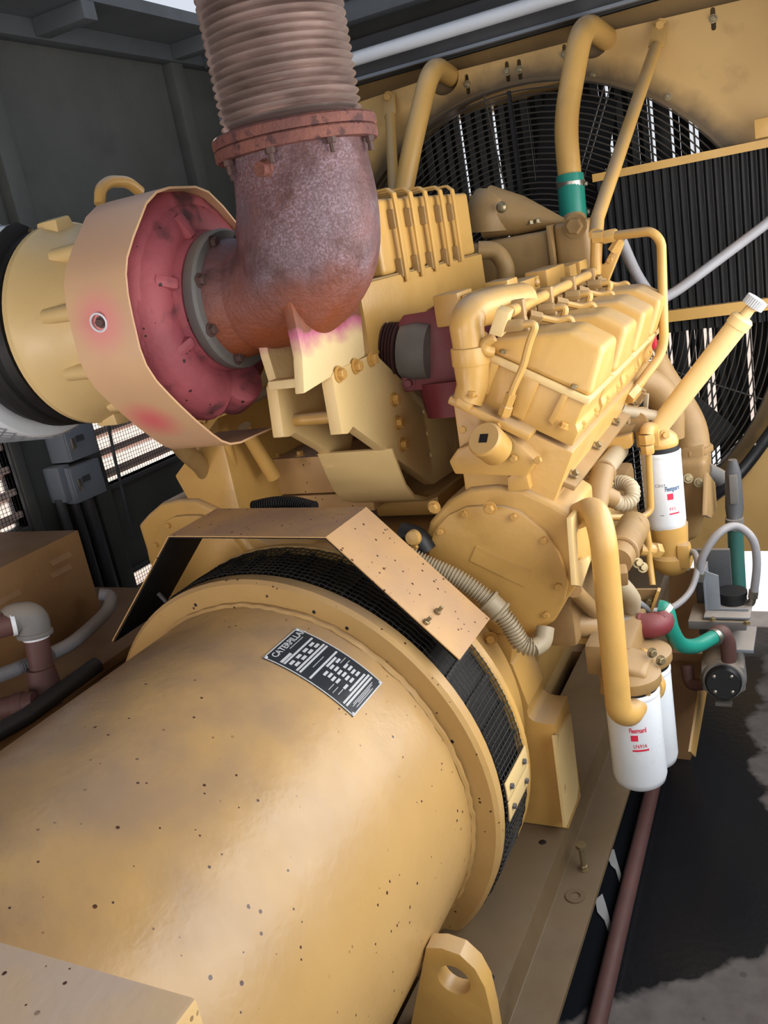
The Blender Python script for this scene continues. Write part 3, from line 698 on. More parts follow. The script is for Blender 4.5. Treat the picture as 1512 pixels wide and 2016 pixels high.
# ================================================================ CYLINDER HEADS
PLACES = {1: ['nearest the camera on the near right bank', 'second from the near end of the right bank', 'third from the near end of the right bank', 'farthest on the right bank beside the radiator'],
          -1: ['nearest the turbocharger on the hidden left bank', 'second on the hidden left bank', 'third on the hidden left bank', 'farthest on the hidden left bank']}
for s_ in (1, -1):
    for k in range(4):
        y0 = 1.652 + .23 * k + (.34 if s_ < 0 else 0); y1 = y0 + .206
        if s_ < 0 and k > 1: continue
        T = Thing('cylinder_head', 'yellow cylinder head with domed valve cover, ' + PLACES[s_][k], 'cylinder head', 'cylinder heads of the engine')
        def bp(pts, ya, s_=s_): return [bank(u, v, ya, s_) for v, u in pts]
        def loft(m, pts, ya, yb):
            a, b = bp(pts, ya), bp(pts, yb); n = len(a)
            return m.add(a + b, [tuple(range(n))[::-1], tuple(range(n, 2 * n))] + [(i, (i + 1) % n, (i + 1) % n + n, i + n) for i in range(n)])
        T.part('casting', loft(MB(), [(-.05, .812), (.208, .812), (.208, .845), (.196, .86), (.196, .906), (-.02, .906), (-.035, .88), (-.05, .88)], y0, y1), M['yellow'], bevel=.006)
        rb = loft(MB(), [(.075, .825), (.10, .825), (.10, .906), (.06, .906)], y0 - .014, y0 + .01); rb2 = loft(MB(), [(.145, .845), (.158, .838), (.162, .906), (.148, .906)], y0 - .010, y0 + .01)
        T.part('rib', rb, M['yellow'], bevel=.003); T.part('rib', rb2, M['yellow'], bevel=.004)
        T.part('gasket', loft(MB(), [(-.025, .904), (.203, .904), (.203, .918), (-.025, .918)], y0 - .006, y1 + .006), M['yellow_light'], bevel=.003)
        # valve cover: rows of profile points shrinking towards the top
        pr = [(-.034, .918), (-.022, .944), (.112, 1.016), (.184, 1.011), (.202, .918)]
        m = MB(); ya, yb = y0 - .002, y1 + .002; L = []
        for t, ins in ((0, .0), (.12, .0), (.85, .012), (1.0, .030)):
            pass
        n = len(pr); L = []; rows = [(ya, 1.0), (ya + .004, 1.0), (ya + .014, 1.0)]
        # ends lean in slightly as they rise
        for e_, sgn in ((ya, 1), (yb, -1)):
            for v_, u_ in pr:
                h = (u_ - .918) / .094; L.append(bank(u_, v_, e_ + sgn * (.022 if sgn > 0 else .042) * h - (0 if sgn > 0 else .012), s_))
        m.add(L, [tuple(range(n))[::-1], tuple(range(n, 2 * n))] + [(i, (i + 1) % n, (i + 1) % n + n, i + n) for i in range(n)])
        T.part('valve_cover', m, M['yellow'], bevel=.028, segs=5)
        UP = bank(1, 0, 0, s_) - bank(0, 0, 0, s_)
        for v_ in (.01, .165):
            T.bolt(bank(.93 if v_ < .1 else .925, v_, y0 + .004, s_) + V(0, -.012, 0), UP, .013, M['zinc'], 'plain')
        for v_ in (-.03, .06): T.bolt(bank(.815, v_, y0 - .022, s_), UP, .022, M['ybolt'], 'tall')
        for v_, y_ in ((.165, y0 - .008), (.19, y0 + .05), (.19, y0 + .16)): T.bolt(bank(.845, v_ + .012, y_, s_), UP, .016, M['ybolt'], 'hex')
        T.part('bolt_ledge', loft(MB(), [(-.05, .80), (.13, .80), (.13, .818), (-.05, .818)], y0 - .045, y0 + .01), M['yellow'], bevel=.005)
        T.part('injector_boss', MB().cyl(bank(.85, -.03, y0 + .0, s_), bank(.935, -.045, y0 + .0, s_), .018, 16).cyl(bank(.935, -.045, y0 + .0, s_), bank(.95, -.046, y0 + .0, s_), .012, 6), M['yellow_dull'])
        T.part('cover_boss', MB().cyl(bank(.84, .0, y0 - .002, s_), bank(.905, .0, y0 - .002, s_), .013, 12), M['yellow'])
        T.done()
# ================================================================ FUEL RAIL along the right bank
z7 = lambda x, y, **k: P(x / 3.6 + 880, y / 3.6 + 500, **k)
zq = lambda x, y, **k: P(x / 4.725 + 880, y / 4.725 + 500, **k)
T = Thing('fuel_rail', 'thin yellow fuel rail with clamps running along the right bank', 'fuel rail')
ra, rb_ = z7(440, 410, X=.485), z7(1040, 130, X=.47)
T.part('rail_tube', MB().cyl(ra, rb_, .0125, 12), M['yellow'])
Q = [zq(*p, Y=1.60) for p in ((460, 512), (580, 550), (505, 780), (385, 745))]
T.part('end_block', MB().add(Q + [p + V(0, .035, .004) for p in Q], [(0, 1, 2, 3), (7, 6, 5, 4), (0, 4, 5, 1), (1, 5, 6, 2), (2, 6, 7, 3), (3, 7, 4, 0)]), M['yellow_light'], bevel=.003)
T.part('drain_tube', MB().tube([zq(430, 770, Y=1.62), zq(350, 830, Y=1.62), zq(345, 900, Y=1.62), zq(430, 915, Y=1.63)], .011, 10, fillet=.03), M['yellow'])
L0 = [zq(*p, Y=1.615) for p in ((600, 668), (840, 640), (770, 800), (705, 1060))] + [z7(480, 920, Y=1.61), z7(405, 1140, Y=1.61)]
for k in range(4):
    o_ = V(0, .23 * k, 0); c0 = ra + (rb_ - ra) * ((.055 + .23 * k) / (rb_.y - ra.y)); dr = (rb_ - ra).normalized()
    cl = MB(); cl.bar(c0 - dr * .011, c0 + dr * .011, .034, .034, (0, 0, 1)); cl.bar(c0 + V(.004, 0, -.012), c0 + V(.012, 0, -.055), .022, .02, (0, 1, 0))
    T.part('clamp', cl, M['yellow_dull'], bevel=.003)
    T.part('clamp', MB().bar(c0 + V(.0, .10, -.012), c0 + V(-.004, .10, -.06), .026, .024, (0, 1, 0)), M['yellow_dull'], bevel=.003)
    a = c0 + V(.012, .035, -.02); b_ = c0 + V(.06, .075, -.045); e_ = c0 + V(.085, .085, -.04)
    T.part('fuel_line', MB().tube([a, b_, e_, e_ + V(.004, .0, -.06)], .0072, 8, fillet=.016), M['yellow'])
    T.part('line_nut', MB().lathe(a, b_ - a, [(.0, 0), (.012, 0), (.012, .026), (.008, .03), (0, .03)], 6), M['yellow_dull'])
    L = [p + o_ for p in (L0 if k == 0 else L0[:4])]
    T.part('fuel_line', MB().tube(L, .0075, 9, fillet=.018), M['yellow'])
    T.part('line_nut', MB().lathe(L[0] - (L[1] - L[0]).normalized() * .01, L[1] - L[0], [(0, 0), (.0125, 0), (.0125, .03), (.009, .034), (0, .034)], 6), M['yellow_dull'])
    if k == 0: T.part('line_nut', MB().lathe(L[-1], L[-2] - L[-1], [(0, 0), (.013, 0), (.013, .018), (.011, .02), (.011, .045), (0, .045)], 6), M['yellow'])
# front connector with its riser
T.part('riser', MB().tube([P(1175, 470, Y=2.55), P(1172, 540, Y=2.55)], .017, 12).prism([(q.x, q.z) for q in PL([(1168, 520), (1190, 520), (1218, 470), (1228, 478), (1195, 560), (1172, 560)], Y=2.56)], (0, 2.55, 0), XA, ZA, V(0, .03, 0)), M['yellow'], bevel=.002)
T.part('riser_nut', MB().cyl(P(1205, 495, Y=2.545), P(1221, 470, Y=2.545), .014, 6).cyl(P(1168, 468, Y=2.545), P(1188, 466, Y=2.545), .019, 8), M['yellow'])
T.bolt(P(1201, 512, Y=2.548), -YA, .018, M['ybolt'], 'plain')
T.done()
# yellow fuel feed pipe looping in front of the radiator
T = Thing('feed_pipe', 'thin yellow pipe bending up and down beside the last cylinder head', 'pipe')
T.part('tube', MB().tube([P(1195, 466, Y=2.55), P(1283, 455, Y=2.5), P(1302, 475, Y=2.5), P(1308, 690, Y=2.42), P(1245, 775, Y=2.3)], .0125, 12, fillet=.045), M['yellow'])
T.part('nut', MB().lathe(P(1190, 467, Y=2.55), V(1, -.2, .05), [(0, 0), (.02, 0), (.02, .03), (.015, .036), (0, .036)], 6), M['yellow'])
a, b_ = P(1236, 785, Y=2.28), P(1256, 762, Y=2.32); T.part('nut', MB().lathe(a, b_ - a, [(0, 0), (.018, 0), (.018, .04), (.014, .046), (0, .046)], 6), M['yellow'])
T.done()
# coolant elbow at the near end of the bank
T = Thing('coolant_elbow', 'thick yellow elbow pipe standing at the near end of the fuel rail', 'pipe')
T.part('pipe', MB().tube([zq(700, 420, Y=1.86), zq(470, 470, Y=1.74), zq(250, 530, Y=1.66), zq(175, 610, Y=1.63), zq(205, 860, Y=1.63)], [.035, .036, .035, .034, .032], 18, fillet=.06), M['yellow'])
T.part('collar', MB().cyl(zq(208, 860, Y=1.63), zq(226, 1030, Y=1.63), .038, 18), M['yellow'], bevel=.003)
T.part('foot', MB().tube([zq(226, 1020, Y=1.63), P(930, 760, Y=1.63), P(920, 792, Y=1.62)], [.036, .032, .03], 14), M['yellow'])
T.part('foot_flange', MB().bar(P(905, 785, Y=1.61), P(932, 800, Y=1.61), .05, .016, (.1, 0, 1)), M['yellow'], bevel=.004)
T.bolt(P(929, 779, Y=1.60), V(.3, -.2, .9), .016, M['ybolt'])
T.done()
# intake runners and lug blocks in the valley
T = Thing('intake_runner', 'row of yellow lugs and runners between fuel rail and red manifold', 'manifold')
T.part('runner', MB().tube([zq(640, 430, X=.33), zq(1000, 280, X=.33), zq(1330, 140, X=.33)], .045, 16), M['yellow_dull'])
for i, (x, y, w_, h_) in enumerate(((70, 500, .06, .07), (370, 430, .10, .05), (680, 335, .10, .05), (925, 250, .12, .07), (1085, 190, .05, .05), (1185, 145, .06, .05), (510, 340, .05, .05))):
    q = zq(x, y, X=.36 if i else .30); T.part('lug', MB().box(q, (.06, w_ * 1.6, h_)), M['yellow'], bevel=.006)
T.bolt(zq(825, 262, X=.39), V(1, -.3, .3), .02, M['ybolt'], 'dome')
T.done()
# ================================================================ AFTERCOOLER with bent straps
T = Thing('aftercooler', 'yellow box in the engine valley held by five bent straps', 'aftercooler')
XR = .12
pa = [P(*p, X=XR) for p in ((738, 388), (920, 381), (937, 505), (748, 537))]
yA, yB, zT, zM = pa[0].y - .02, pa[1].y, (pa[0].z + pa[1].z) / 2, (pa[2].z + pa[3].z) / 2
T.part('upper_box', MB().span((-.24, yA, zM), (XR, yB, zT)), M['yellow'], bevel=.012, segs=3)
zB = P(885, 592, X=XR).z - .06
T.part('lower_box', MB().span((-.22, yA - .16, zB), (XR + .012, yB + .02, zM - .004)), M['yellow'], bevel=.006)
T.part('joint_flange', MB().span((-.25, yA - .165, zM - .012), (XR + .006, yB + .004, zM)), M['yellow_dull'], bevel=.002)
for px, py, ex in ((805, 553, 0), (835, 543, 0), (862, 533, 0), (890, 523, 0), (912, 514, 0)):
    q = P(px, py, X=XR + .02); y = q.y
    m = MB().strip([(-.10, zT + .022), (XR + .004, zT + .022), (XR + .020, zT + .008), (XR + .022, zT - .02), (XR + .022, q.z)], -.006, (0, y - .012, 0), XA, ZA, V(0, .022, 0))
    T.part('strap', m, M['yellow'], bevel=.001)
    for z in (zT - .05, zM + .01): T.part('strap_lug', MB().span((XR - .002, y - .02, z - .022), (XR + .017, y - .012, z + .022)), M['yellow_dull'], bevel=.003)
T.done()
# water manifold across the front, cone-shaped elbow on it
T = Thing('water_manifold', 'dusty yellow manifold lying across the front of the engine', 'manifold')
zm = lambda x, y, **k: P(x / 3.15 + 700, y / 3.15 + 340, **k)
a, b_ = zm(700, 470, Y=2.9), zm(1240, 405, Y=2.9)
T.part('body', MB().span((a.x - .25, 2.82, 1.475), (b_.x, 2.98, 1.615)), M['yellow_dull'], bevel=.02, segs=3)
T.part('end_flange', MB().span((b_.x, 2.80, 1.46), (b_.x + .016, 3.0, 1.63)), M['yellow_dull'], bevel=.004)
T.part('outlet_box', MB().span((b_.x + .016, 2.82, 1.47), (b_.x + .125, 2.98, 1.63)), M['yellow_dull'], bevel=.02, segs=3)
q = zm(1365, 330, Y=2.81); T.bolt(q, -YA, .05, M['yellow_dull'], 'hex')
c0 = zm(860, 240, Y=2.9); c1 = zm(1290, 305, Y=2.9)
T.part('cone', MB().tube([c0 + V(-.02, 0, 0), c0 * .6 + c1 * .4, c1], [.085, .06, .012], 20), M['yellow_dull'])
T.part('dome', MB().tube([zm(830, 360, Y=2.88), zm(825, 220, Y=2.88), zm(860, 180, Y=2.9)], [.075, .07, .04], 20, fillet=.03).box(zm(800, 165, Y=2.88), (.08, .06, .04)), M['yellow_dull'], bevel=.004)
T.bolt(zm(800, 130, Y=2.88), ZA, .025, M['ybolt']); T.bolt(zm(905, 215, Y=2.80), -YA, .03, M['zinc'], 'dome'); T.bolt(zm(1090, 320, Y=2.86), ZA, .02, M['zinc']); T.bolt(zm(1130, 312, Y=2.86), ZA, .02, M['zinc'])
T.part('by_pass', MB().tube([zm(760, 480, Y=2.7), zm(870, 480, Y=2.72), zm(935, 580, Y=2.72), zm(930, 680, Y=2.72)], .028, 14, fillet=.08), M['yellow_dull'])
T.done()
# ================================================================ EXHAUST MANIFOLD (red) in the valley
T = Thing('exhaust_manifold', 'dark red exhaust manifold running between the cylinder banks', 'manifold')
c0, c1 = P(850, 690, X=.22), V(.20, 2.55, 1.36)
T.part('log', MB().tube([c0, V(.22, 2.2, 1.37), c1], .075, 20), M['red'])
n_ = V(0.25, -1, .05).normalized(); u_, v_, _ = frame(n_)
T.part('flange', MB().prism([(-.075, -.085), (.075, -.085), (.085, .05), (.05, .09), (-.05, .09), (-.085, .05)], c0 + n_ * .0, u_, v_, n_ * .022), M['red'], bevel=.004)
for a, b_ in ((.065, .06), (.065, -.065), (-.062, -.065)): T.bolt(c0 + n_ * .022 + u_ * a + v_ * b_, n_, .022, M['red'], 'hex')
T.part('lower_casting', MB().tube([c0 + V(.03, .03, -.08), c0 + V(.03, .02, -.16)], [.085, .07], 16), M['red'])
for k in range(3): T.part('joint_ring', MB().ring(c0 + V(0, .12 + .23 * k, -.01 * k), YA, .082, .014, 24, 8), M['red'])
T.done()
T = Thing('exhaust_connector', 'grey pipe with dark red bellows joining manifold to turbocharger', 'exhaust pipe')
a, b_ = c0 + n_ * .022, P(760, 690, X=.12)
dd = (b_ - a); e0 = a + dd * .62
T.part('sleeve', MB().tube([a, a + dd * .3, e0], [.062, .066, .06], 24), M['greyiron'])
pts, rr = [], []
for i in range(17): pts.append(e0 + dd * (.05 + .55 * i / 16)); rr.append(.066 if i % 2 else .052)
T.part('bellows', MB().tube(pts, rr, 28), M['iron'])
T.done()
# ================================================================ TURBOCHARGER
TY, TZ = 1.56, 1.605; TO = V(0, TY, TZ)
T = Thing('turbocharger', 'turbocharger with pink red turbine casing and tan compressor casing', 'turbocharger')
tp = [(.10, -.078), (.142, -.085), (.150, -.11), (.158, -.135), (.168, -.140), (.180, -.128), (.198, -.118), (.218, -.122), (.234, -.140), (.240, -.165), (.238, -.195), (.222, -.225), (.19, -.25), (.12, -.265)]
m = MB().lathe(TO, XA, tp, 64)
T.part('turbine_casing', m, M['turbine'])
q = P(470, 748, X=-.10); T.part('casing_pad', MB().tube([q + V(-.05, .02, -.02), q + V(.012, 0, 0)], [.062, .05], 28), M['turbine'], bevel=.008)
T.part('volute', MB().tube([TO + V(-.165, cos(rad(a)) * (.150 + (a + 100) * .00007), sin(rad(a)) * (.150 + (a + 100) * .00007)) for a in range(-100, 261, 12)], [.050 + .00006 * k for k in range(0, 361, 12)], 20), M['turbine'])
for a in (110, 160, 205): T.part('vane_rib', MB().bar(TO + V(-.10, cos(rad(a)) * .14, sin(rad(a)) * .14), TO + V(-.118, cos(rad(a)) * .19, sin(rad(a)) * .19), .025, .035, XA), M['turbine'], bevel=.010)
z8 = lambda x, y, **k: P(x / 2.7, y / 2.7 + 350, **k)
bl = [z8(x, y, X=-.10) for x, y in ((1290, 275), (1190, 150), (1110, 70), (1040, 42), (900, 46), (830, 70), (775, 130), (705, 310), (672, 420), (665, 510), (676, 620), (700, 740), (740, 910), (775, 1000), (830, 1085), (900, 1160), (960, 1220), (1040, 1295), (1130, 1370), (1180, 1405), (1225, 1420), (1280, 1412), (1370, 1370), (1450, 1335))]
T.part('heat_band', MB().strip([(q.y, q.z) for q in bl], .0045, (-.10, 0, 0), YA, ZA, V(-.155, 0, 0)), M['band'], label='tan heat shield band with two pink scorched spots', sharp=60)
q = P(199, 634, X=-.18); T.part('chalk_ring', MB().ring(q + V(0, -.007, 0), V(.1, -1, -.1), .017, .0022, 24, 6), M['white'])
T.bolt(q + V(0.006, -.006, 0), V(.1, -1, -.1), .016, M['rbolt'], 'hex')
fl_ = T.part('outlet_flange', MB().lathe(TO, XA, [(.10, -.082), (.14, -.082), (.143, -.078), (.143, -.058), (.138, -.052), (.10, -.052)], 56), M['greyiron'])
for k in range(8):
    a = rad(22 + 45 * k); T.bolt(TO + V(-.052, cos(a) * .125, sin(a) * .125), XA, .021, M['rbolt'], 'hex', parent=fl_)
T.part('back_plate', MB().lathe(TO, XA, [(.12, -.262), (.205, -.268), (.205, -.288), (.14, -.292)], 56), M['black'])
cprof = [(.14, -.285), (.168, -.295), (.182, -.32), (.19, -.36), (.205, -.41), (.218, -.45), (.224, -.47), (.228, -.474), (.228, -.488), (.222, -.494), (.20, -.50), (.0, -.50)]
T.part('compressor_casing', MB().lathe(TO, XA, cprof, 72), M['yellow_light'])
for k, a in enumerate((130, 170, 207, 247, 285, 60)):
    d = V(0, cos(rad(a)), sin(rad(a))); p0 = TO + d * .195
    T.part('casing_boss', MB().tube([p0 + V(-.40, 0, 0), p0 + V(-.31, 0, 0)], [.016, .018], 14), M['yellow_light'])
    cl = T.part('clamp_plate', MB().bar(p0 + V(-.305, 0, 0) - d * .03, p0 + V(-.305, 0, 0) + d * .014, .034, .01, XA), M['black'], bevel=.003)
    T.bolt(p0 + V(-.30, 0, 0), XA, .018, M['zinc'], 'hex', parent=cl)
for a in (100, 265): 
    d = V(0, cos(rad(a)), sin(rad(a))); T.part('casing_lug', MB().prism([(-.03, .20), (.03, .20), (.022, .236), (-.022, .236)], TO + V(-.49, 0, 0), V(0, -d.z, d.y), d, V(.06, 0, 0)), M['yellow_light'], bevel=.006)
T.part('lifting_ring', MB().tube([P(197, 402, X=-.30), P(197, 372, X=-.30), P(215, 357, X=-.30), P(252, 358, X=-.30), P(276, 378, X=-.30)], .0125, 12, fillet=.02), M['yellow'])
T.done()
# inlet hose and air filter on the far left
T = Thing('inlet_hose', 'black rubber hose between compressor casing and air filter', 'hose')
T.part('hose', MB().lathe(TO, XA, [(.20, -.502), (.222, -.505), (.226, -.53), (.216, -.535), (.216, -.56), (.226, -.565), (.226, -.60), (.214, -.606), (.214, -.64), (.2, -.65)], 56), M['black'])
T.part('bracket', MB().prism([(q.y, q.z) for q in PL([(-30, 490), (15, 445), (32, 436), (55, 445), (75, 462), (40, 500), (-30, 560)], X=-.52)], (-.52, 0, 0), YA, ZA, V(-.008, 0, 0)), M['blk'], bevel=.002)
T.bolt(P(62, 458, X=-.52), XA, .014, M['zinc'])
T.done()
T = Thing('air_filter', 'white perforated air filter canister at the left edge', 'air filter')
T.part('canister', MB().lathe(TO, XA, [(0, -1.10), (.245, -1.10), (.25, -1.09), (.25, -.66), (.245, -.652), (.2, -.652)], 56), M['white'])
m = MB()
for k in range(56):
    for s_ in (1, -1):
        m.tube([TO + V(-.66 - .43 * i / 8, cos(2 * pi * k / 56 + s_ * i * .12) * .2525, sin(2 * pi * k / 56 + s_ * i * .12) * .2525) for i in range(9)], .0016, 4)
T.part('perforated_wrap', m, M['grey'], kind='stuff', keep=True)
T.done()
# ================================================================ EXHAUST ELBOW, BELLOWS
EX = .155
T = Thing('exhaust_elbow', 'rusty cast exhaust elbow on two scorched feet', 'exhaust elbow')
def spl(pts, n=6):
    out = []
    for i in range(len(pts) - 1):
        p0, p1, p2, p3 = pts[max(i - 1, 0)], pts[i], pts[i + 1], pts[min(i + 2, len(pts) - 1)]
        for k in range(n):
            t = k / n; out.append([.5 * (2 * p1[j] + (p2[j] - p0[j]) * t + (2 * p0[j] - 5 * p1[j] + 4 * p2[j] - p3[j]) * t * t + (3 * p1[j] - p0[j] - 3 * p2[j] + p3[j]) * t ** 3) for j in range(len(p1))])
    return out + [list(pts[-1])]
S_ = spl([(-.052, 1.605, .108), (-.01, 1.605, .110), (.04, 1.610, .118), (.095, 1.632, .134), (.135, 1.68, .142), (.152, 1.745, .138), (EX, 1.81, .132), (EX, 1.862, .130)])
T.part('casting', MB().tube([V(a, TY, b) for a, b, _ in S_], [r for _, _, r in S_], 48), M['elbow'], sharp=70)
T.part('collar', MB().lathe(TO, XA, [(.108, -.052), (.122, -.052), (.118, -.03), (.108, -.01)], 48), M['elbow'])
lf = T.part('flange', MB().lathe(V(EX, TY, 0), ZA, [(.12, 1.852), (.153, 1.852), (.156, 1.856), (.156, 1.870), (.153, 1.873), (.12, 1.873)], 64), M['flange'])
for k in range(8):
    a = rad(10 + 45 * k); T.bolt(V(EX + cos(a) * .143, TY + sin(a) * .143, 1.852), -ZA, .019, M['rbolt'], 'stud', parent=lf)
q = P(519, 331, Y=1.425); T.part('plug', MB().lathe(q + V(.008, .035, 0), V(-.25, -1, -.03), [(0, 0), (.017, 0), (.017, .032), (.0135, .034), (.0135, .046), (0, .046)], 14), M['flange'], label='round plug in the neck')
T.part('foot', MB().prism([(q.y, q.z) for q in PL([(575, 590), (590, 560), (700, 540), (714, 620), (722, 700), (602, 775), (598, 700)], X=.15)], (.125, 0, 0), YA, ZA, V(.022, 0, 0)), M['foot'], bevel=.004)
T.part('foot', MB().prism([(q.y, q.z) for q in PL([(505, 600), (520, 560), (620, 560), (640, 640), (640, 740), (548, 765), (528, 700)], X=.02)], (.0, 0, 0), YA, ZA, V(.022, 0, 0)), M['foot'], bevel=.004)
q = P(560, 755, X=.06); T.part('foot_web', MB().span((.018, q.y, q.z - .012), (.13, q.y + .03, q.z + .008)), M['foot'], bevel=.006)
T.part('gusset', MB().prism([(q.y, q.z) for q in PL([(560, 600), (640, 590), (660, 690), (600, 730)], X=.08)], (.07, 0, 0), YA, ZA, V(.02, 0, 0)), M['foot'])
T.done()
T = Thing('exhaust_bellows', 'ribbed steel exhaust bellows rising through the roof opening', 'bellows')
pr = [(.118, 1.895)]; z = 1.905; BR = .134
while z < 3.0:
    pr += [(BR - .022, z), (BR - .006, z + .0008), (BR, z + .0045), (BR - .006, z + .0082), (BR - .022, z + .009), (BR - .026, z + .0115)]; z += .0145
T.part('bellows', MB().lathe(V(EX, TY, 0), ZA, pr, 72), M['bellows'], sharp=75)
T.part('collar', MB().lathe(V(EX, TY, 0), ZA, [(.1, 1.893), (.121, 1.893), (.121, 1.91), (.118, 1.912)], 56), M['rbolt'])
T.part('flange', MB().lathe(V(EX, TY, 0), ZA, [(.10, 1.874), (.154, 1.874), (.157, 1.878), (.157, 1.890), (.153, 1.894), (.10, 1.894)], 64), M['flange'])
T.done()
# ================================================================ TURBO BRACKET
T = Thing('turbo_bracket', 'yellow two-plate bracket carrying the exhaust elbow', 'bracket')
z5 = lambda L, **k: [P(x / 2.52 + 400, y / 2.52 + 600, **k) for x, y in L]
hl = []
for q in z5([(1093, 533), (1110, 640), (1128, 745), (1247, 748)], X=.15): hl.append(arc(q.y, q.z, .0065, 0, 330, 11))
rp = T.part('side_plate', MB().prism([(q.y, q.z) for q in z5([(640, 350), (655, 325), (850, 240), (1165, 545), (1240, 500), (1300, 785), (1145, 890), (965, 768), (940, 800), (925, 735), (745, 605), (720, 640), (690, 642)], X=.15)], (.15, 0, 0), YA, ZA, V(-.028, 0, 0), hl), M['yellow_light'], bevel=.003, label='right side plate with bolts and open holes')
for q in z5([(672, 345), (755, 305), (833, 270), (945, 470), (963, 585), (985, 695)], X=.151): T.bolt(q, XA, .024, M['ybolt'], 'hex', parent=rp)
T.part('side_plate', MB().prism([(q.y, q.z) for q in z5([(365, 405), (380, 360), (700, 320), (760, 560), (720, 800), (640, 808), (655, 755), (600, 715), (460, 635), (430, 655), (400, 657)], X=0)], (0, 0, 0), YA, ZA, V(-.028, 0, 0)), M['yellow_light'], bevel=.003)
sd = z5([(730, 640), (905, 720), (945, 830), (975, 905), (1020, 960), (1085, 975), (1145, 950), (1300, 830)], X=.15)
T.part('saddle', MB().strip([(q.y, q.z) for q in sd[1:]], .010, (.165, 0, 0), YA, ZA, V(-.195, 0, 0)), M['yellow_light'], bevel=.002, sharp=60)
T.part('base_block', MB().span((-.02, sd[6].y, sd[6].z - .05), (.16, sd[7].y, sd[6].z)), M['yellow'], bevel=.005)
T.part('spacer', MB().cyl(V(0, 1.60, 1.33), V(.122, 1.60, 1.33), .014, 12), M['yellow'])
for p in ((1235, 480), (1160, 515)):
    q = z5([p], X=.10)[0]; T.bolt(q, ZA, .022, M['ybolt'], 'hex')
T.done()
# ================================================================ RIGHT SIDE: filters, pipes, pumps
zr = lambda x, y, **k: P(x / 5.169 + 1130, y / 5.169 + 740, **k)
zs = lambda x, y, **k: P(x / 5.815 + 1100, y / 5.815 + 1080, **k)
T = Thing('oil_pipe', 'thick yellow pipe bent down from gear case to oil filter head', 'pipe')
T.part('tube', MB().tube([P(1085, 1040, Y=1.78), P(1172, 1000, Y=1.63), P(1188, 1060, Y=1.60), P(1218, 1398, Y=1.60), P(1238, 1408, Y=1.62), P(1278, 1345, Y=1.76)], .0265, 22, fillet=.075, nf=9), M['yellow'])
T.done()
def onfilter(c, r, a0, zc_):
    return lambda x, y: V(c.x + cos(a0 + x / r) * (r + .0004), c.y + sin(a0 + x / r) * (r + .0004), zc_ + y)
def patchc(c, r, a0, x0, x1, z0, z1, n=4):
    m = MB(); L = []
    for i in range(n + 1):
        a = a0 + (x0 + (x1 - x0) * i / n) / r
        for q in (r - .001, r + .0005):
            for z in (z0, z1): L.append(V(c.x + cos(a) * q, c.y + sin(a) * q, z))
    F = []
    for i in range(n):
        b = i * 4; F += [(b + 2, b + 6, b + 7, b + 3), (b, b + 1, b + 5, b + 4), (b + 1, b + 3, b + 7, b + 5), (b, b + 4, b + 6, b + 2)]
    F += [(0, 2, 3, 1), (n * 4, n * 4 + 1, n * 4 + 3, n * 4 + 2)]
    return m.add(L, F)
def spin_filter(label, axis_px, y, r, zb, zt, texts, up=True):
    T = Thing('spin_on_filter', label, 'filter', 'white spin-on filters on the right side')
    c = P(*axis_px, Y=y); h = zt - zb
    T.part('canister', MB().lathe(V(c.x, c.y, zb), ZA, [(0, 0), (r * .72, 0), (r * .93, .010), (r, .026), (r, h - .012), (r * .985, h - .006), (r * .97, h)], 48).lathe(V(c.x, c.y, zb), ZA, [(r * .985, h - .016), (r * 1.015, h - .012), (r * 1.015, h - .004), (r * .97, h)], 48), M['white'])
    T.part('gasket', MB().lathe(V(c.x, c.y, zt), ZA, [(0, -.004), (r * .94, -.004), (r * .94, .012), (0, .012)], 36), M['black'])
    a0 = atan2(CAM.y - c.y, CAM.x - c.x)
    for f in texts: f(T, c, r, a0)
    T.done(); return c
def tlab(txt, size, dx, z, mat, b=.0, sx_=1.0): return lambda T, c, r, a0: T.part('lettering', MB().text(txt, size, (0, 0, 0), XA, ZA, onfilter(c, r, a0 + dx / r, z), b, sx_), M[mat])
def blab(x0, x1, z0, z1, mat): return lambda T, c, r, a0: T.part('printed_mark', patchc(c, r, a0, x0, x1, z0, z1), M[mat])
spin_filter('white oil filter with red lettering under the thick yellow pipe', (1253, 1450), 1.70, .0585, .425, .665,
    [tlab('Fleetguard', .0165, .004, .588, 'print_red', .0005, .52), blab(-.012, .003, .563, .577, 'print_red'), tlab('LF691A', .0125, .006, .5495, 'print_red', .0002, .75), blab(-.011, .024, .537, .5415, 'print_red')])
spin_filter('white oil filter half hidden behind the one with red lettering', (1277, 1400), 1.86, .0585, .37, .63,
    [tlab('4-8', .013, .030, .60, 'print_black'), blab(.018, .026, .535, .575, 'print_red'), tlab('3', .013, .012, .58, 'print_black')])
FFC = P(1306, 960, Y=2.35)
spin_filter('white fuel filter standing upright below the hand priming pump', (1306, 960), 2.35, .0525, .787, 1.012,
    [tlab('Fleetguard', .019, .024, .915, 'print_blue', .0005, .52), blab(.008, .024, .885, .902, 'print_red'), tlab('FF5', .0125, .02, .858, 'print_red'), blab(.010, .038, .843, .847, 'print_red'), tlab('C3/17', .011, -.008, .926, 'print_black'), blab(-.014, -.004, .842, .8432, 'print_black')])
T = Thing('oil_filter_head', 'yellow casting that carries the two white oil filters', 'filter head')
T.part('body', MB().prism([(q.x, q.z) for q in PL([(1190, 1345), (1195, 1290), (1225, 1285), (1280, 1300), (1290, 1345), (1288, 1375), (1250, 1378), (1240, 1350)], Y=1.72)], (0, 1.66, 0), XA, ZA, V(0, .10, 0)), M['yellow_dull'], bevel=.012, segs=3)
T.part('body', MB().span((.535, 1.74, .66), (.64, 1.95, .735)), M['yellow_dull'], bevel=.012)
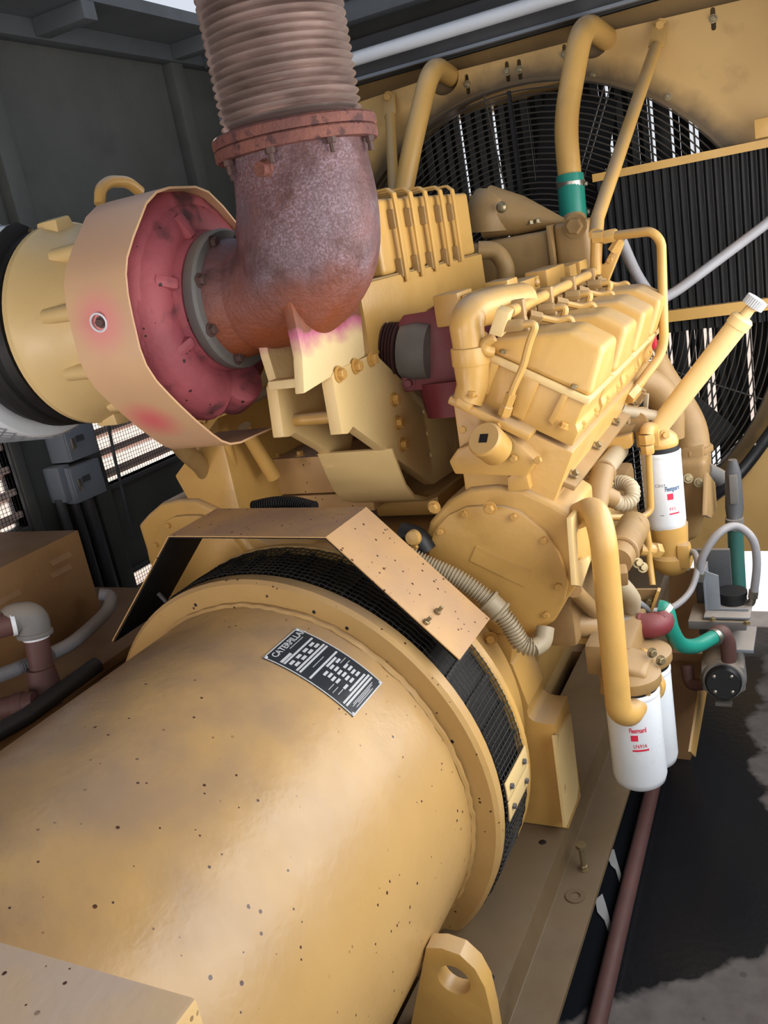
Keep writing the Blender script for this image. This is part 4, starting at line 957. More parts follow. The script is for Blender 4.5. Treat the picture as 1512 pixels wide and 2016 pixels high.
for p, y in (((1253, 1370), 1.70), ((1277, 1300), 1.86)):
    q = P(p[0], 1450 if y < 1.8 else 1400, Y=y); z = .668 if y < 1.8 else .636
    T.part('filter_seat', MB().lathe(V(q.x, q.y, z), ZA, [(.045, .006), (.063, .006), (.065, .010), (.065, .030), (.05, .04), (0, .05)], 36), M['yellow_dull'])
for x in (1262, 1281): T.part('flange_plate', MB().prism([(q.y, q.z) for q in PL([(x, 1275), (x + 22, 1290), (x + 22, 1395), (x + 2, 1385)], X=.65)], (.648 + (x - 1262) * .0006, 0, 0), YA, ZA, V(.010, 0, 0)), M['yellow'], bevel=.003)
T.part('pipe_flange', MB().lathe(P(1272, 1348, Y=1.75), (P(1278, 1345, Y=1.76) - P(1238, 1408, Y=1.62)), [(0, -.012), (.04, -.012), (.042, 0), (.04, .012), (0, .012)], 24), M['yellow'])
for p in ((1283, 1285), (1300, 1300), (1262, 1335), (1270, 1372)): T.bolt(P(*p, Y=1.73), V(.7, -.7, .1), .016, M['zinc'], 'hex')
T.done()
# fuel filter base, head, hand priming pump
T = Thing('priming_pump', 'yellow hand priming pump with knurled knob above the fuel filter', 'pump')
c = FFC
T.part('filter_base', MB().lathe(V(c.x + .006, c.y, 0), ZA, [(0, .66), (.035, .66), (.05, .675), (.056, .69), (.056, .71), (.046, .72), (.05, .80), (.048, .80), (0, .80)], 32), M['yellow'])
T.part('base_lug', MB().box(V(c.x + .045, c.y - .03, .72), (.035, .04, .07)), M['yellow'], bevel=.01)
T.part('filter_head', MB().lathe(V(c.x, c.y, 0), ZA, [(.0, 1.02), (.046, 1.02), (.05, 1.03), (.046, 1.05), (.03, 1.065), (0, 1.07)], 28).box(V(c.x - .02, c.y - .02, 1.06), (.06, .07, .05)), M['yellow'], bevel=.006)
a, b_ = P(1290, 848, Y=2.34), P(1455, 636, Y=2.34)
ax = (b_ - a).normalized()
T.part('barrel', MB().tube([a, b_], .0265, 24), M['yellow_light'])
T.part('cap', MB().lathe(b_, ax, [(.0, -.01), (.029, -.01), (.029, .012), (.024, .018), (.014, .02), (.012, .05), (0, .05)], 24), M['yellow_light'])
n = 28; m = MB(); u_, v_, w_ = frame(ax); k0 = b_ + ax * .048
L = [];
for h in (0, .022):
    for i in range(n * 2): rr = .027 if i % 2 else .0245; t = pi * i / n; L.append(k0 + ax * h + (u_ * cos(t) + v_ * sin(t)) * rr)
m.add(L, [tuple(range(n * 2))[::-1], tuple(range(n * 2, n * 4))] + [(i, (i + 1) % (2 * n), (i + 1) % (2 * n) + 2 * n, i + 2 * n) for i in range(2 * n)])
T.part('knob', m, M['plate_light'], label='pale knurled knob')
T.part('foot', MB().prism([(-.034, -.026), (.034, -.026), (.034, .026), (-.034, .026)], a - ax * .004, u_, v_, -ax * .03), M['yellow'], bevel=.006)
T.bolt(a - ax * .004 + V(.03, -.025, -.004), V(.4, -.8, .1), .018, M['ybolt'])
T.part('head_neck', MB().tube([a - ax * .03, V(c.x, c.y, 1.055)], [.03, .042], 18), M['yellow'])
T.done()
T = Thing('support_arm', 'yellow arm holding the fuel filter to the engine side', 'bracket')
T.part('arm', MB().prism([(q.x, q.z) for q in [zr(*p, Y=2.25) for p in ((205, 770), (290, 610), (370, 640), (480, 615), (580, 590), (600, 700), (570, 740), (420, 770), (250, 798))]], (0, 2.25, 0), XA, ZA, V(0, .03, 0)), M['yellow'], bevel=.004)
T.part('web', MB().prism([(q.x, q.z) for q in [zr(*p, Y=2.29) for p in ((330, 560), (400, 440), (470, 470), (560, 500), (640, 480), (600, 560), (480, 610), (370, 625))]], (0, 2.28, 0), XA, ZA, V(0, .02, 0)), M['yellow_dull'], bevel=.003)
T.bolt(zr(325, 590, Y=2.245), V(.3, -.8, .4), .022, M['ybolt']); T.bolt(zr(430, 450, Y=2.28), V(.3, -.8, .4), .018, M['ybolt'])
T.part('clamp_ring', MB().ring(zr(680, 470, Y=2.32), V(.5, -.8, .2), .034, .007, 24, 8).cyl(zr(640, 470, Y=2.30), zr(700, 470, Y=2.36), .026, 16), M['yellow_dull'])
T.done()
T = Thing('filter_pipe', 'slim yellow pipe running down beside the white fuel filter', 'pipe')
T.part('tube', MB().tube([zr(740, 600, Y=2.27), zr(760, 800, Y=2.27), zr(785, 1370, Y=2.27), zr(700, 1440, Y=2.25), zr(360, 1440, Y=2.15)], .0088, 12, fillet=.045, nf=8), M['yellow'])
for y0_, y1_, r in ((590, 690, .021), (700, 790, .018)): T.part('nut', MB().cyl(zr(735 + (y0_ - 590) * .07, y0_, Y=2.265), zr(740 + (y1_ - 590) * .07, y1_, Y=2.265), r, 6), M['yellow'], bevel=.001)
T.part('elbow', MB().tube([zr(740, 600, Y=2.265), zr(745, 545, Y=2.27), zr(800, 540, Y=2.32)], .019, 12, fillet=.02), M['yellow'])
T.part('tube', MB().tube([zr(735, 1540, Y=2.25), zr(760, 1700, Y=2.25), zr(770, 1900, Y=2.25), zr(800, 2130, Y=2.22)], .0088, 10), M['yellow'])
T.part('tee', MB().cyl(zr(670, 1760, Y=2.25), zr(820, 1775, Y=2.27), .020, 12).cyl(zr(800, 1770, Y=2.26), zr(850, 1780, Y=2.28), .023, 6), M['yellow'], bevel=.001)
T.done()
# dusty hoses, fittings and cooler low on the engine side
T = Thing('breather_hose', 'dusty ribbed hose curling in a loop beside the engine side', 'hose')
def ribbed(pts, r0, r1, pitch, n=10):
    Q = spl([list(p) for p in pts], n); Q = [Vector(q) for q in Q]
    d = [0]
    for i in range(1, len(Q)): d.append(d[-1] + (Q[i] - Q[i - 1]).length)
    out, rr = [], []; s_ = 0; j = 0; k = 0
    while s_ < d[-1]:
        while d[j + 1] < s_: j += 1
        t = (s_ - d[j]) / max(1e-9, d[j + 1] - d[j]); out.append(Q[j].lerp(Q[j + 1], t)); rr.append((r1, r1, r0, r0)[k % 4]); k += 1; s_ += pitch / 4
    return out, rr
p_, r_ = ribbed([zr(400, 1260, Y=2.02), zr(480, 1300, Y=2.03), zr(580, 1260, Y=2.05), zr(590, 1150, Y=2.07), zr(510, 1090, Y=2.09), zr(390, 1100, Y=2.1)], .017, .0195, .008)
T.part('hose', MB().tube(p_, r_, 14), M['loom'], sharp=60)
T.part('tee_fitting', MB().tube([zr(295, 950, Y=2.05), zr(250, 1180, Y=2.0), zr(235, 1330, Y=1.97)], [.028, .030, .024], 16).tube([zr(270, 1200, Y=2.0), zr(420, 1260, Y=2.02)], [.026, .022], 14), M['yellow_dull'])
T.part('pipe', MB().tube([zr(300, 960, Y=2.06), zr(460, 760, Y=2.3)], .025, 16), M['loom'])
T.part('collar', MB().ring(zr(295, 985, Y=2.055), zr(460, 760, Y=2.3) - zr(300, 960, Y=2.06), .027, .005, 24, 8).ring(zr(262, 1080, Y=2.03), V(.2, .2, 1), .030, .004, 24, 8), M['yellow_dull'])
T.done()
T = Thing('oil_cooler', 'dusty tan cooler tube slanting low behind the thick yellow pipe', 'oil cooler')
T.part('shell', MB().tube([zr(610, 1530, Y=2.15), zr(500, 1750, Y=1.95), zr(440, 1900, Y=1.85)], [.040, .038, .032], 20), M['yellow_dull'])
T.part('end_ring', MB().ring(zr(475, 1800, Y=1.91), zr(440, 1900, Y=1.85) - zr(610, 1530, Y=2.15), .036, .007, 28, 8), M['yellow_dull'])
T.part('strap', MB().tube([zr(640, 1480, Y=2.12), zr(690, 1520, Y=2.1), zr(660, 1700, Y=2.1)], .008, 8, fillet=.02, flat=2.0), M['yellow_dull'])
T.part('housing', MB().span((.40, 1.75, .72), (.52, 2.55, .93)), M['yellow_dull'], bevel=.02)
T.part('lug', MB().bar(zs(690, 230, Y=1.80), zs(700, 380, Y=1.82), .035, .03), M['yellow_dull'], bevel=.006)
for p in ((905, 165), (960, 215), (775, 70), (745, 225)): T.bolt(zs(*p, Y=1.9), V(.5, -.8, .3), .017, M['zinc'])
T.done()
T = Thing('water_pump', 'dusty yellow water pump housing below the lower radiator pipe', 'pump')
T.part('body', MB().prism([(q.x, q.z) for q in PL([(1322, 910), (1390, 905), (1392, 1000), (1372, 1062), (1345, 1072), (1312, 1065), (1318, 980)], Y=2.62)], (0, 2.62, 0), XA, ZA, V(0, .16, 0)), M['yellow_dull'], bevel=.022, segs=4)
T.part('outlet_block', MB().prism([(q.x, q.z) for q in PL([(1338, 885), (1384, 880), (1387, 925), (1340, 932)], Y=2.66)], (0, 2.66, 0), XA, ZA, V(0, .12, 0)), M['yellow_dull'], bevel=.008)
T.part('cover', MB().prism([(q.y, q.z) for q in PL([(1385, 930), (1400, 950), (1404, 1000), (1392, 1020), (1382, 1015)], X=.715)], (.715, 0, 0), YA, ZA, V(.012, 0, 0)), M['yellow_dull'], bevel=.003)
for p in ((1355, 942), (1376, 950), (1330, 905)): T.bolt(P(*p, Y=2.615), V(.2, -.9, .3), .02, M['zinc'])
T.part('side_pipe', MB().cyl(P(1385, 925, Y=2.72), P(1415, 940, Y=2.80), .028, 14), M['greyiron'])
T.done()
T = Thing('lower_coolant_pipe', 'wide dusty yellow coolant pipe curving down to the water pump', 'pipe')
T.part('pipe', MB().tube(spl_ := [Vector(q) for q in spl([list(p) for p in (P(1268, 690, Y=2.66), P(1296, 745, Y=2.70), P(1340, 810, Y=2.74), P(1358, 850, Y=2.74), P(1364, 900, Y=2.72))], 5)], .053, 22), M['yellow_dull'])
T.part('branch', MB().tube([P(1230, 740, Y=2.55), P(1290, 760, Y=2.60), P(1316, 800, Y=2.62), P(1316, 860, Y=2.62)], .046, 20, fillet=.08), M['yellow_dull'])
T.part('flange_bolt_ring', MB().cyl(P(1362, 878, Y=2.72), P(1363, 890, Y=2.72), .062, 8), M['yellow_dull'], bevel=.003)
T.done()
T = Thing('sensor_fitting', 'short brown hose end and fittings above the yellow filter arm', 'fitting')
T.part('hose', MB().tube([zr(450, 310, Y=2.3), zr(500, 360, Y=2.3), zr(850, 410, Y=2.34)], .015, 12, fillet=.03), M['loom'])
T.part('hose_mouth', MB().ring(zr(450, 305, Y=2.298), V(-.4, -.6, .5), .016, .005, 18, 8), M['iron'])
T.part('fitting', MB().cyl(zr(500, 450, Y=2.33), zr(545, 330, Y=2.33), .019, 12), M['yellow_dull'])
T.part('fitting', MB().cyl(zr(610, 250, Y=2.4), zr(690, 150, Y=2.4), .019, 6).cyl(zr(670, 170, Y=2.4), zr(700, 130, Y=2.4), .013, 6), M['yellow_dull'])
T.part('lever', MB().bar(zr(725, 370, Y=2.42), zr(740, 180, Y=2.42), .022, .012), M['loom'], bevel=.004)
T.done()
# ================================================================ COOLANT PIPES AND BRACES TO THE RADIATOR
T = Thing('radiator_pipe', 'yellow upper radiator pipe joined by a green hose', 'pipe')
T.part('pipe', MB().tube([P(1199, 80, Y=3.54), P(1147, 42, Y=3.28), P(1112, 240, Y=3.2), P(1122, 352, Y=3.18)], .040, 22, fillet=.10, nf=8), M['yellow'])
T.part('hose', MB().cyl(P(1122, 345, Y=3.18), P(1129, 432, Y=3.16), .046, 24), M['green'], label='green rubber hose')
for y in (362, 417):
    x = 1122 + (y - 345) * .08; a = P(x, y - 6, Y=3.178); b_ = P(x + .5, y + 6, Y=3.178)
    cl = T.part('hose_clamp', MB().lathe(a, b_ - a, [(.045, 0), (.0485, .001), (.0485, (b_ - a).length), (.045, (b_ - a).length)], 28), M['steel'])
    T.bolt(P(x + 28, y, Y=3.17), V(1, -.3, 0), .016, M['steel'], 'plain', parent=cl)
T.part('neck', MB().tube([P(1129, 425, Y=3.16), P(1133, 480, Y=3.1)], [.042, .052], 20), M['yellow_dull'])
T.done()
T = Thing('radiator_pipe', 'yellow upper radiator pipe rising behind the strapped box', 'pipe')
T.part('pipe', MB().tube([P(890, 152, Y=3.54), P(850, 126, Y=3.30), P(815, 270, Y=3.2), P(790, 400, Y=3.15)], .037, 22, fillet=.10, nf=8), M['yellow'])
T.done()
def brace(label, pts, top):
    T = Thing('brace', label, 'brace')
    T.part('rod', MB().tube(pts, .021, 16), M['yellow'])
    T.part('flattened_end', MB().bar(pts[0], top, .052, .012, YA), M['yellow'], bevel=.003)
    T.bolt(top + V(0, -.006, -.01), -YA, .03, M['ybolt']); T.done()
brace('yellow brace rod from radiator top bolt down to the green hose', [P(1291, 92, Y=3.44), P(1176, 430, Y=2.75), P(1173, 462, Y=2.68)], P(1300, 44, Y=3.485))
brace('yellow brace rod half hidden behind the exhaust flange', [P(768, 228, Y=3.44), P(776, 400, Y=3.2)], P(765, 186, Y=3.485))
solo('grey_conduit', 'bent grey conduit sagging across the black corrugated guard', 'conduit', MB().tube([P(1222, 470, Y=2.75), P(1252, 540, Y=2.85), P(1290, 595, Y=2.95), P(1330, 575, Y=3.0), P(1530, 425, Y=3.2), V(1.18, 3.36, 1.92)], .0165, 12, fillet=.06), M['hosegrey'])
solo('red_bar', 'short dark red bar behind the farthest valve cover', 'bar', MB().bar(P(1282, 630, Y=2.66), P(1287, 700, Y=2.66), .024, .02), M['print_red'], bevel=.002)
T = Thing('shackle_bolt', 'small chrome bolt ring beside the dark red bar', 'bolt')
T.part('ring', MB().ring(P(1278, 700, Y=2.6), V(.6, -.8, .1), .014, .004, 20, 8), M['steel']); T.done()
# ================================================================ RIGHT BACKGROUND: drain valve, hoses, heater, pump
T = Thing('drain_valve', 'dark valve hanging from the radiator on a faded green hose', 'valve')
T.part('body', MB().tube([P(1442, 905, Y=2.62), P(1443, 930, Y=2.62), P(1446, 1000, Y=2.62), P(1446, 1028, Y=2.6)], [.012, .022, .026, .020], 12), M['dgrey'])
T.part('handle', MB().bar(P(1443, 935, Y=2.59), P(1446, 992, Y=2.59), .022, .006, YA), M['greyiron'], bevel=.002)
T.part('collar', MB().cyl(P(1446, 1020, Y=2.6), P(1447, 1040, Y=2.6), .026, 14), M['greyiron'])
T.part('hose', MB().tube([P(1447, 1030, Y=2.6), P(1450, 1100, Y=2.6), P(1454, 1170, Y=2.58)], .0225, 16), M['green_old'], label='faded green hose')
T.done()
solo('black_hose', 'black hose running along the lower rim of the fan opening', 'hose', MB().tube([P(1395, 985, Y=3.3), P(1440, 950, Y=3.3), P(1475, 910, Y=3.35), P(1540, 820, Y=3.4), V(1.12, 3.46, 1.25)], .022, 12, fillet=.1), M['black'])
T = Thing('arched_hose', 'grey hose arching over the small black pot', 'hose')
T.part('hose', MB().tube([Vector(q) for q in spl([list(p) for p in (P(1377, 1135, Y=2.25), P(1384, 1095, Y=2.25), P(1415, 1050, Y=2.27), P(1450, 1036, Y=2.3), P(1482, 1062, Y=2.3), P(1490, 1110, Y=2.3), P(1484, 1168, Y=2.3))], 6)], .0105, 12), M['hosegrey'])
T.part('end_clamp', MB().cyl(P(1378, 1127, Y=2.25), P(1375, 1142, Y=2.25), .014, 12), M['steel'])
T.part('end_elbow', MB().cyl(P(1484, 1163, Y=2.3), P(1482, 1176, Y=2.3), .014, 6).tube([P(1482, 1172, Y=2.3), P(1480, 1188, Y=2.3), P(1466, 1190, Y=2.31)], .010, 10, fillet=.012), M['steel'])
T.done()
T = Thing('heater_unit', 'grey coolant heater with angle bracket and black pot', 'heater')
T.part('pot', MB().lathe(P(1444, 1200, Y=2.32), ZA, [(0, -.03), (.036, -.03), (.036, .046), (.038, .046), (.038, .056), (.03, .058), (0, .058)], 28), M['blk'])
q0, q1 = P(1389, 1205, Y=2.26), P(1479, 1205, Y=2.26)
T.part('angle_bracket', MB().prism([(0, 0), (.105, 0), (.105, .006), (.036, .006), (.036, .10), (0, .115)], (q0.x + .003, 2.26, q0.z + .006), XA, ZA, V(0, .004, 0)).span((q0.x, 2.22, q0.z), (q1.x, 2.34, q0.z + .005)).span((q0.x, 2.255, q0.z), (q0.x + .005, 2.34, q0.z + .115)), M['grey'], bevel=.0008)
for p in ((1403, 1221), (1470, 1228)): T.bolt(P(*p, Z=q0.z + .005), ZA, .013, M['zinc'])
T.part('mount_bar', MB().span((q0.x - .04, 2.215, q0.z - .03), (q1.x - .01, 2.33, q0.z - .006)), M['greyiron'], bevel=.003)
T.part('tank', MB().cyl(P(1400, 1262, Y=2.3), P(1470, 1262, Y=2.36), .034, 20), M['greyiron'])
T.part('back_plate', MB().span((q0.x - .035, 2.36, q0.z - .12), (q0.x + .06, 2.375, q0.z + .14)), M['dgrey'], bevel=.003)
T.done()
T = Thing('pump_motor', 'cast iron pump with round black end cover and rusty elbow', 'pump')
c = P(1424, 1342, Y=2.16); ax = V(.10, -1, .12).normalized()
T.part('body', MB().lathe(c, ax, [(0, -.18), (.052, -.18), (.056, -.17), (.058, -.03), (.050, .0), (0, .0)], 28), M['greyiron'])
u_, v_, _ = frame(ax)
T.part('head_casting', MB().prism([(.062 * cos(rad(60 * k + 30)), .062 * sin(rad(60 * k + 30))) for k in range(6)], c - ax * .07, u_, v_, ax * .055), M['greyiron'], bevel=.006)
T.part('end_cover', MB().lathe(c, ax, [(0, .018), (.040, .018), (.044, .014), (.046, 0), (0, 0)], 28), M['blk'])
for a in (45, 135, 225, 315): T.bolt(c + ax * .018 + (u_ * cos(rad(a)) + v_ * sin(rad(a))) * .030, ax, .009, M['steel'], 'dome', name='screw')
T.part('name_tag', MB().box(c - V(0, .02, .052), (.04, .02, .008)), M['steel'])
T.part('riser', MB().tube([P(1435, 1300, Y=2.15), P(1433, 1262, Y=2.15), P(1420, 1243, Y=2.14), P(1402, 1252, Y=2.13)], [.019, .02, .021, .019], 14, fillet=.02), M['iron'])
T.part('mount_plate', MB().span((c.x + .005, 2.19, c.z + .070), (c.x + .075, 2.33, c.z + .080)), M['grey'], bevel=.002)
T.part('side_pipe', MB().tube([P(1395, 1345, Y=2.2), P(1358, 1350, Y=2.24), P(1352, 1310, Y=2.26)], .017, 12, fillet=.03), M['iron'])
T.done()
T = Thing('pump_stand', 'tan steel stand on the floor that carries pump and heater', 'stand')
T.part('upright', MB().prism([(q.x, q.z) for q in PL([(1318, 1120), (1392, 1120), (1378, 1360), (1358, 1508), (1316, 1508), (1312, 1300)], Y=2.42)], (0, 2.42, 0), XA, ZA, V(0, .008, 0)), M['brown'])
T.part('flange', MB().prism([(q.y, q.z) for q in PL([(1386, 1300), (1398, 1320), (1368, 1490), (1358, 1480)], X=P(1386, 1300, Y=2.42).x)], (P(1386, 1300, Y=2.42).x - .004, 0, 0), YA, ZA, V(.006, 0, 0)), M['yellow'])
T.part('cross_bar', MB().span((.50, 2.38, P(1330, 1300, Y=2.38).z), (.74, 2.41, P(1330, 1285, Y=2.38).z)), M['brown'])
T.done()
T = Thing('green_hose', 'teal rubber hose sagging between red elbow and pump', 'hose')
T.part('hose', MB().tube([Vector(q) for q in spl([list(p) for p in (P(1296, 1196, Y=1.93), P(1312, 1203, Y=1.93), P(1322, 1240, Y=1.93), P(1340, 1268, Y=1.96), P(1368, 1272, Y=2.02), P(1398, 1258, Y=2.09), P(1412, 1251, Y=2.13))], 6)], .0185, 16), M['green'])
for p, q_, yy in (((1300, 1194), (1306, 1210), 1.93), ((1404, 1246), (1410, 1262), 2.1)):
    a, b_ = P(1306, 1199, Y=1.93), P(1313, 1205, Y=1.93)
    if yy > 2: a, b_ = P(1404, 1256, Y=2.105), P(1410, 1253, Y=2.115)
    T.part('hose_clamp', MB().lathe(a, b_ - a, [(.018, 0), (.0215, 0), (.0215, .012), (.018, .012)], 20), M['steel'])
T.done()
T = Thing('red_elbow', 'dull red pipe elbow with clear fitting behind the thick yellow pipe', 'pipe elbow')
T.part('elbow', MB().tube([zs(930, 890, Y=1.90), zs(1090, 880, Y=1.90), zs(1190, 840, Y=1.92), zs(1160, 720, Y=1.93)], [.029, .030, .030, .027], 18, fillet=.03), M['red'])
T.part('rim', MB().cyl(zs(915, 890, Y=1.90), zs(960, 890, Y=1.90), .032, 18), M['red'], bevel=.003)
T.part('nipple', MB().cyl(zs(700, 890, Y=1.88), zs(925, 890, Y=1.90), .024, 16), M['greyiron'])
T.part('valve_body', MB().cyl(zs(120, 870, Y=1.80), zs(390, 880, Y=1.84), .030, 18).cyl(zs(60, 860, Y=1.79), zs(140, 870, Y=1.80), .036, 18), M['yellow_dull'])
T.part('union', MB().cyl(zs(300, 870, Y=1.83), zs(700, 890, Y=1.88), .026, 16), M['loom'])
T.done()
T = Thing('flat_handle', 'flat yellow bar below the thick yellow pipe', 'handle')
T.part('bar', MB().bar(zs(-20, 1000, Y=1.80), zs(920, 1060, Y=1.92), .022, .024), M['yellow'], bevel=.002)
T.done()
T = Thing('mount_plate', 'tan mounting plate with bolts behind the red elbow', 'plate')
T.part('plate', MB().prism([(q.x, q.z) for q in [zs(*p, Y=2.0) for p in ((700, 470), (1150, 470), (1030, 800), (900, 830), (690, 760))]], (0, 2.0, 0), XA, ZA, V(0, .008, 0)), M['yellow_dull'])
for p in ((1045, 600), (1000, 745)): T.bolt(zs(*p, Y=1.995), -YA, .018, M['zinc'])
T.part('edge_flange', MB().bar(zs(1148, 470, Y=1.99), zs(1030, 800, Y=1.99), .007, .02, YA), M['yellow'])
T.done()
solo('grey_hose', 'thin grey hose looping from the tan plate up behind the heater', 'hose', MB().tube([Vector(q) for q in spl([list(p) for p in (zs(680, 420, Y=1.95), zs(820, 560, Y=1.95), P(1262, 1190, Y=1.97), P(1285, 1203, Y=2.0), P(1325, 1195, Y=2.1), P(1358, 1165, Y=2.2), P(1373, 1120, Y=2.25), P(1368, 1090, Y=2.3), P(1356, 1090, Y=2.32), P(1352, 1120, Y=2.34))], 6)], .0085, 10), M['hosegrey'])
solo('rubber_hose', 'grey brown rubber hose curving under the thick yellow pipe', 'hose', MB().tube([zs(640, 340, Y=1.85), zs(770, 470, Y=1.87), zs(850, 580, Y=1.9), zs(835, 680, Y=1.92)], .020, 14, fillet=.05), M['loom'])
solo('slanted_tube', 'slanted dusty tube behind the thick yellow pipe', 'pipe', MB().tube([zs(180, 480, Y=1.72), zs(330, 630, Y=1.78), zs(420, 730, Y=1.84)], .017, 12), M['yellow_dull'])
# grey convoluted loom in front of the round cover
T = Thing('cable_loom', 'grey ribbed cable loom hanging in front of the round gear cover', 'cable loom')
p_, r_ = ribbed([P(770, 1078, Y=1.56), P(840, 1112, Y=1.57), P(905, 1142, Y=1.575), P(965, 1186, Y=1.575), P(1002, 1228, Y=1.575), P(1028, 1268, Y=1.575), P(1056, 1275, Y=1.585)], .0155, .0205, .0072, 14)
T.part('loom', MB().tube(p_, r_, 16), M['loom'], sharp=60)
a, b_ = P(962, 1183, Y=1.575), P(985, 1205, Y=1.575); T.part('coupling', MB().cyl(a, b_, .0235, 20).ring(a, b_ - a, .0235, .004, 22, 8).ring(b_, b_ - a, .0235, .004, 22, 8), M['loom'])
T.part('plain_end', MB().tube([P(1050, 1276, Y=1.58), P(1070, 1265, Y=1.60), P(1074, 1235, Y=1.62)], .019, 14, fillet=.02), M['loom'])
T.done()
# ================================================================ LEFT SIDE
T = Thing('left_pipe', 'thick dusty yellow pipe dropping from the turbocharger on the left', 'pipe')
T.part('pipe', MB().tube([P(335, 850, X=-.28), P(360, 885, X=-.30), P(405, 925, X=-.34), P(428, 990, X=-.36), P(432, 1040, X=-.37)], .022, 16, fillet=.05), M['yellow_dull']); T.done()
solo('slim_pipe', 'slim yellow pipe dropping from the turbocharger beside the thick one', 'pipe', MB().tube([P(446, 870, X=-.25), P(468, 950, X=-.27), P(482, 970, X=-.27), P(508, 968, X=-.26)], .0115, 12, fillet=.02), M['yellow'])
solo('drain_pipe', 'yellow oil drain pipe slanting behind the rear cover', 'pipe', MB().tube([P(480, 840, X=-.20), P(510, 890, X=-.20), P(540, 940, X=-.19)], .018, 14), M['yellow'])
p_, r_ = ribbed([P(500, 998, Y=1.58), P(540, 990, Y=1.58), P(580, 990, Y=1.58), P(620, 1000, Y=1.57)], .011, .015, .0065, 12)
solo('black_loom', 'black ribbed cable loom behind the top of the guard plate', 'cable loom', MB().tube(p_, r_, 14), M['black'])
T = Thing('dark_casting', 'dark fitting tucked behind the guard plate beside the round cover', 'fitting')
T.part('elbow', MB().tube([P(790, 1050, Y=1.62), P(822, 1058, Y=1.62), P(838, 1085, Y=1.62)], .026, 14, fillet=.02), M['black'])
T.part('cap', MB().lathe(P(815, 1058, Y=1.59), V(0, -1, .2), [(0, 0), (.018, 0), (.015, .012), (0, .014)], 18), M['yellow']); T.done()
def ebox(label, x, pts, knob):
    T = Thing('switch_box', label, 'switch box', 'grey switch boxes on the left wall')
    ya, yb = P(*pts[0], X=XW).y, P(*pts[1], X=XW).y; za, zb = P(*pts[0], X=XW).z, P(*pts[2], X=XW).z
    T.part('body', MB().span((XW, ya, zb), (XW + .085, yb - .03, za)), M['grey'], bevel=.003)
    T.part('door', MB().span((XW + .086, ya + .0, zb + .002), (XW + .096, yb - .028, za - .002)), M['grey'], bevel=.002)
    T.part('latch', MB().span((XW + .096, ya + .012, (za + zb) / 2 - .018), (XW + .105, ya + .026, (za + zb) / 2 + .018)), M['steel'], bevel=.002)
    T.part('label_plate', MB().span((XW + .096, ya + .04, (za + zb) / 2), (XW + .0972, ya + .075, (za + zb) / 2 + .02)), M['dgrey'])
    T.done()
ebox('upper grey switch box on the left wall', 0, [(82, 847), (152, 835), (100, 914)], 0)
ebox('lower grey switch box on the left wall above the conduits', 0, [(95, 925), (166, 908), (128, 988)], 0)
T = Thing('side_box', 'narrow grey box against the left side of the lower switch box', 'box')
a, b_ = P(86, 922, X=XW), P(110, 988, X=XW); T.part('body', MB().span((XW, a.y - .01, b_.z), (XW + .07, a.y + .045, a.z)), M['grey'], bevel=.006); T.done()
for i, (x, wd, lab) in enumerate(((122, .016, 'thin grey conduit below the narrow grey box'), (150, .016, 'middle grey conduit below the lower switch box'), (176, .024, 'wide grey conduit nearest the louvred window'))):
    q = P(x, 1000, X=XW + .035); solo('conduit', lab, 'conduit', MB().tube([V(q.x, q.y, .05), V(q.x, q.y, q.z + (.03 if i < 2 else .10))], wd, 12), M['dgrey'], group='conduits on the left wall')
solo('hanging_rod', 'thin dark rod hanging in front of the louvred window', 'rod', MB().tube([P(193, 740, X=-1.17), P(230, 920, X=-1.17), P(262, 1060, X=-1.17)], .0055, 8), M['dgrey'])
# tan cabinet on its shelf
T = Thing('charger_cabinet', 'tan metal cabinet on the shelf left of the generator', 'cabinet')
xc = -.75; a, b_ = P(154, 1043, X=xc), P(188, 1222, X=xc)
y1c = P(150, 1043, X=-.75).y; 
zt_, zb_ = a.z, b_.z
T.part('body', MB().span((-1.17, .75, zb_), (xc, a.y, zt_)), M['brown'], bevel=.004)
for p in ((120, 1104), (120, 1128), (18, 1180), (20, 1205), (60, 1130), (60, 1155)):
    q = P(*p, X=xc); 
    if p[0] > 30 and p[0] < 100: continue
    T.part('louvre_slot', MB().prism([(0, 0), (.008, 0), (.0, .012)], (xc, q.y - .035, q.z), XA, ZA, V(0, .07, 0)), M['brown'])
T.done()
zs2 = zb_
T = Thing('shelf', 'dark tan shelf cabinet under the tan metal cabinet', 'shelf')
T.part('top', MB().span((-1.2, .3, zs2 - .025), (-.52, 1.80, zs2 - .001)), M['brown'], bevel=.003)
T.part('front', MB().span((-1.2, .32, .0), (-.55, 1.78, zs2 - .026)), M['brown'])
T.done()
T = Thing('elbow_pipe', 'rusty pipe with grey cast elbow wrapped in white tape', 'pipe')
z_ = lambda x, y, **k: P(x / 3.78, y / 3.78 + 1150, **k)
T.part('upright', MB().tube([z_(330, 720, X=-.53), z_(270, 400, X=-.53)], .026, 18), M['iron'])
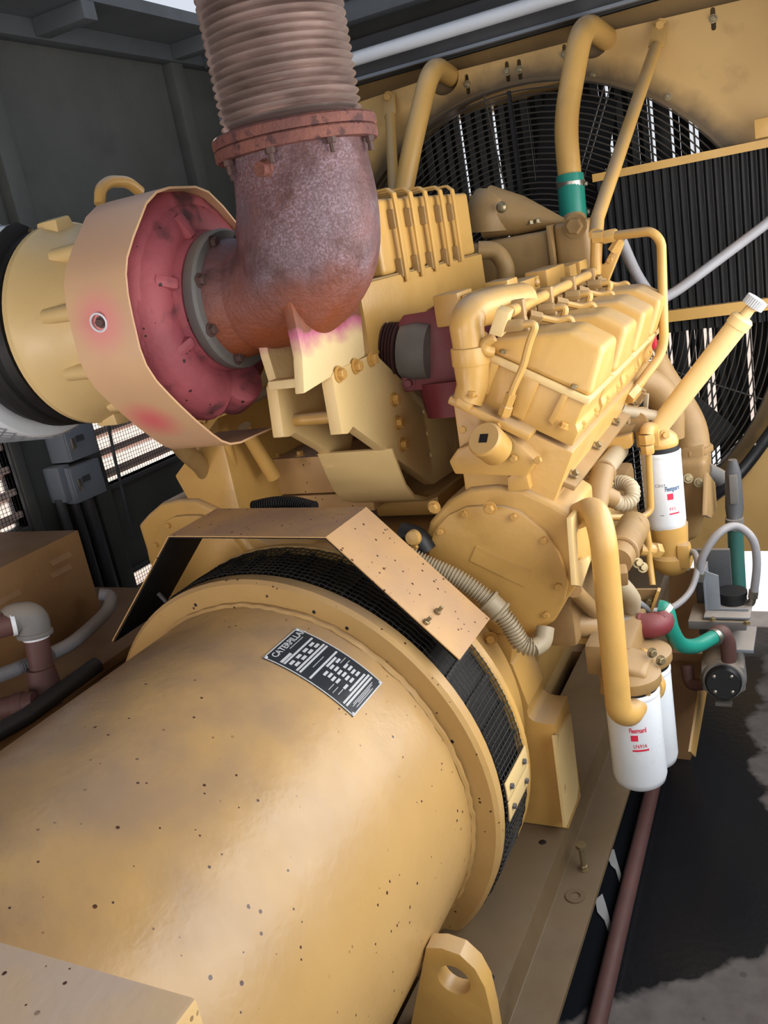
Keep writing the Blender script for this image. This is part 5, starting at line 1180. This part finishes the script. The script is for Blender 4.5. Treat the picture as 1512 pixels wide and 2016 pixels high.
T.part('elbow', MB().tube([z_(262, 370, X=-.53), z_(235, 250, X=-.53), z_(130, 250, X=-.55), z_(60, 290, X=-.56)], [.034, .036, .035, .032], 20, fillet=.04), M['greyiron'])
T.part('elbow_rim', MB().cyl(z_(265, 385, X=-.53), z_(258, 350, X=-.53), .0385, 22), M['greyiron'], bevel=.003)
T.part('level_pipe', MB().tube([z_(110, 285, X=-.545), z_(-120, 345, X=-.58)], .026, 18), M['iron'])
T.part('thread_tape', MB().cyl(z_(272, 402, X=-.53), z_(267, 380, X=-.53), .0285, 20), M['white'], label='white thread tape')
T.part('thread_tape', MB().cyl(z_(112, 285, X=-.545), z_(80, 293, X=-.55), .0285, 20), M['white'], label='white thread tape')
T.part('coupling', MB().tube([z_(300, 620, X=-.53), z_(330, 740, X=-.53), z_(350, 900, X=-.53)], [.030, .034, .034], 18), M['iron'])
T.done()
T = Thing('low_pipe', 'reddish pipe stub with union low beside the generator', 'pipe')
T.part('pipe', MB().tube([z_(20, 930, X=-.56), z_(260, 880, X=-.50)], .025, 16), M['iron']); T.part('union', MB().cyl(z_(110, 915, X=-.54), z_(190, 895, X=-.52), .029, 16), M['iron'], bevel=.002); T.done()
solo('battery_cable', 'thick black cable running low along the left side of the generator', 'cable', MB().tube([z_(-150, 1180, X=-.47), z_(200, 985, X=-.47), z_(500, 760, X=-.47), z_(720, 600, X=-.47)], .019, 14), M['black'])
solo('shelf_hose', 'dark hose bending across the shelf in front of the tan cabinet', 'hose', MB().tube([Vector(q) for q in spl([list(p) for p in (z_(740, 75, X=-.66), z_(810, 85, X=-.64), z_(825, 130, X=-.62), z_(770, 230, X=-.60), z_(560, 420, X=-.56), z_(380, 520, X=-.56))], 6)], .016, 12), M['hosegrey'])
p_, r_ = ribbed([z_(-60, 700, X=-.58), z_(100, 640, X=-.58), z_(260, 575, X=-.58)], .013, .016, .007, 12)
solo('ribbed_hose', 'grey ribbed hose behind the upright rusty pipe', 'hose', MB().tube(p_, r_, 12), M['hosegrey'])
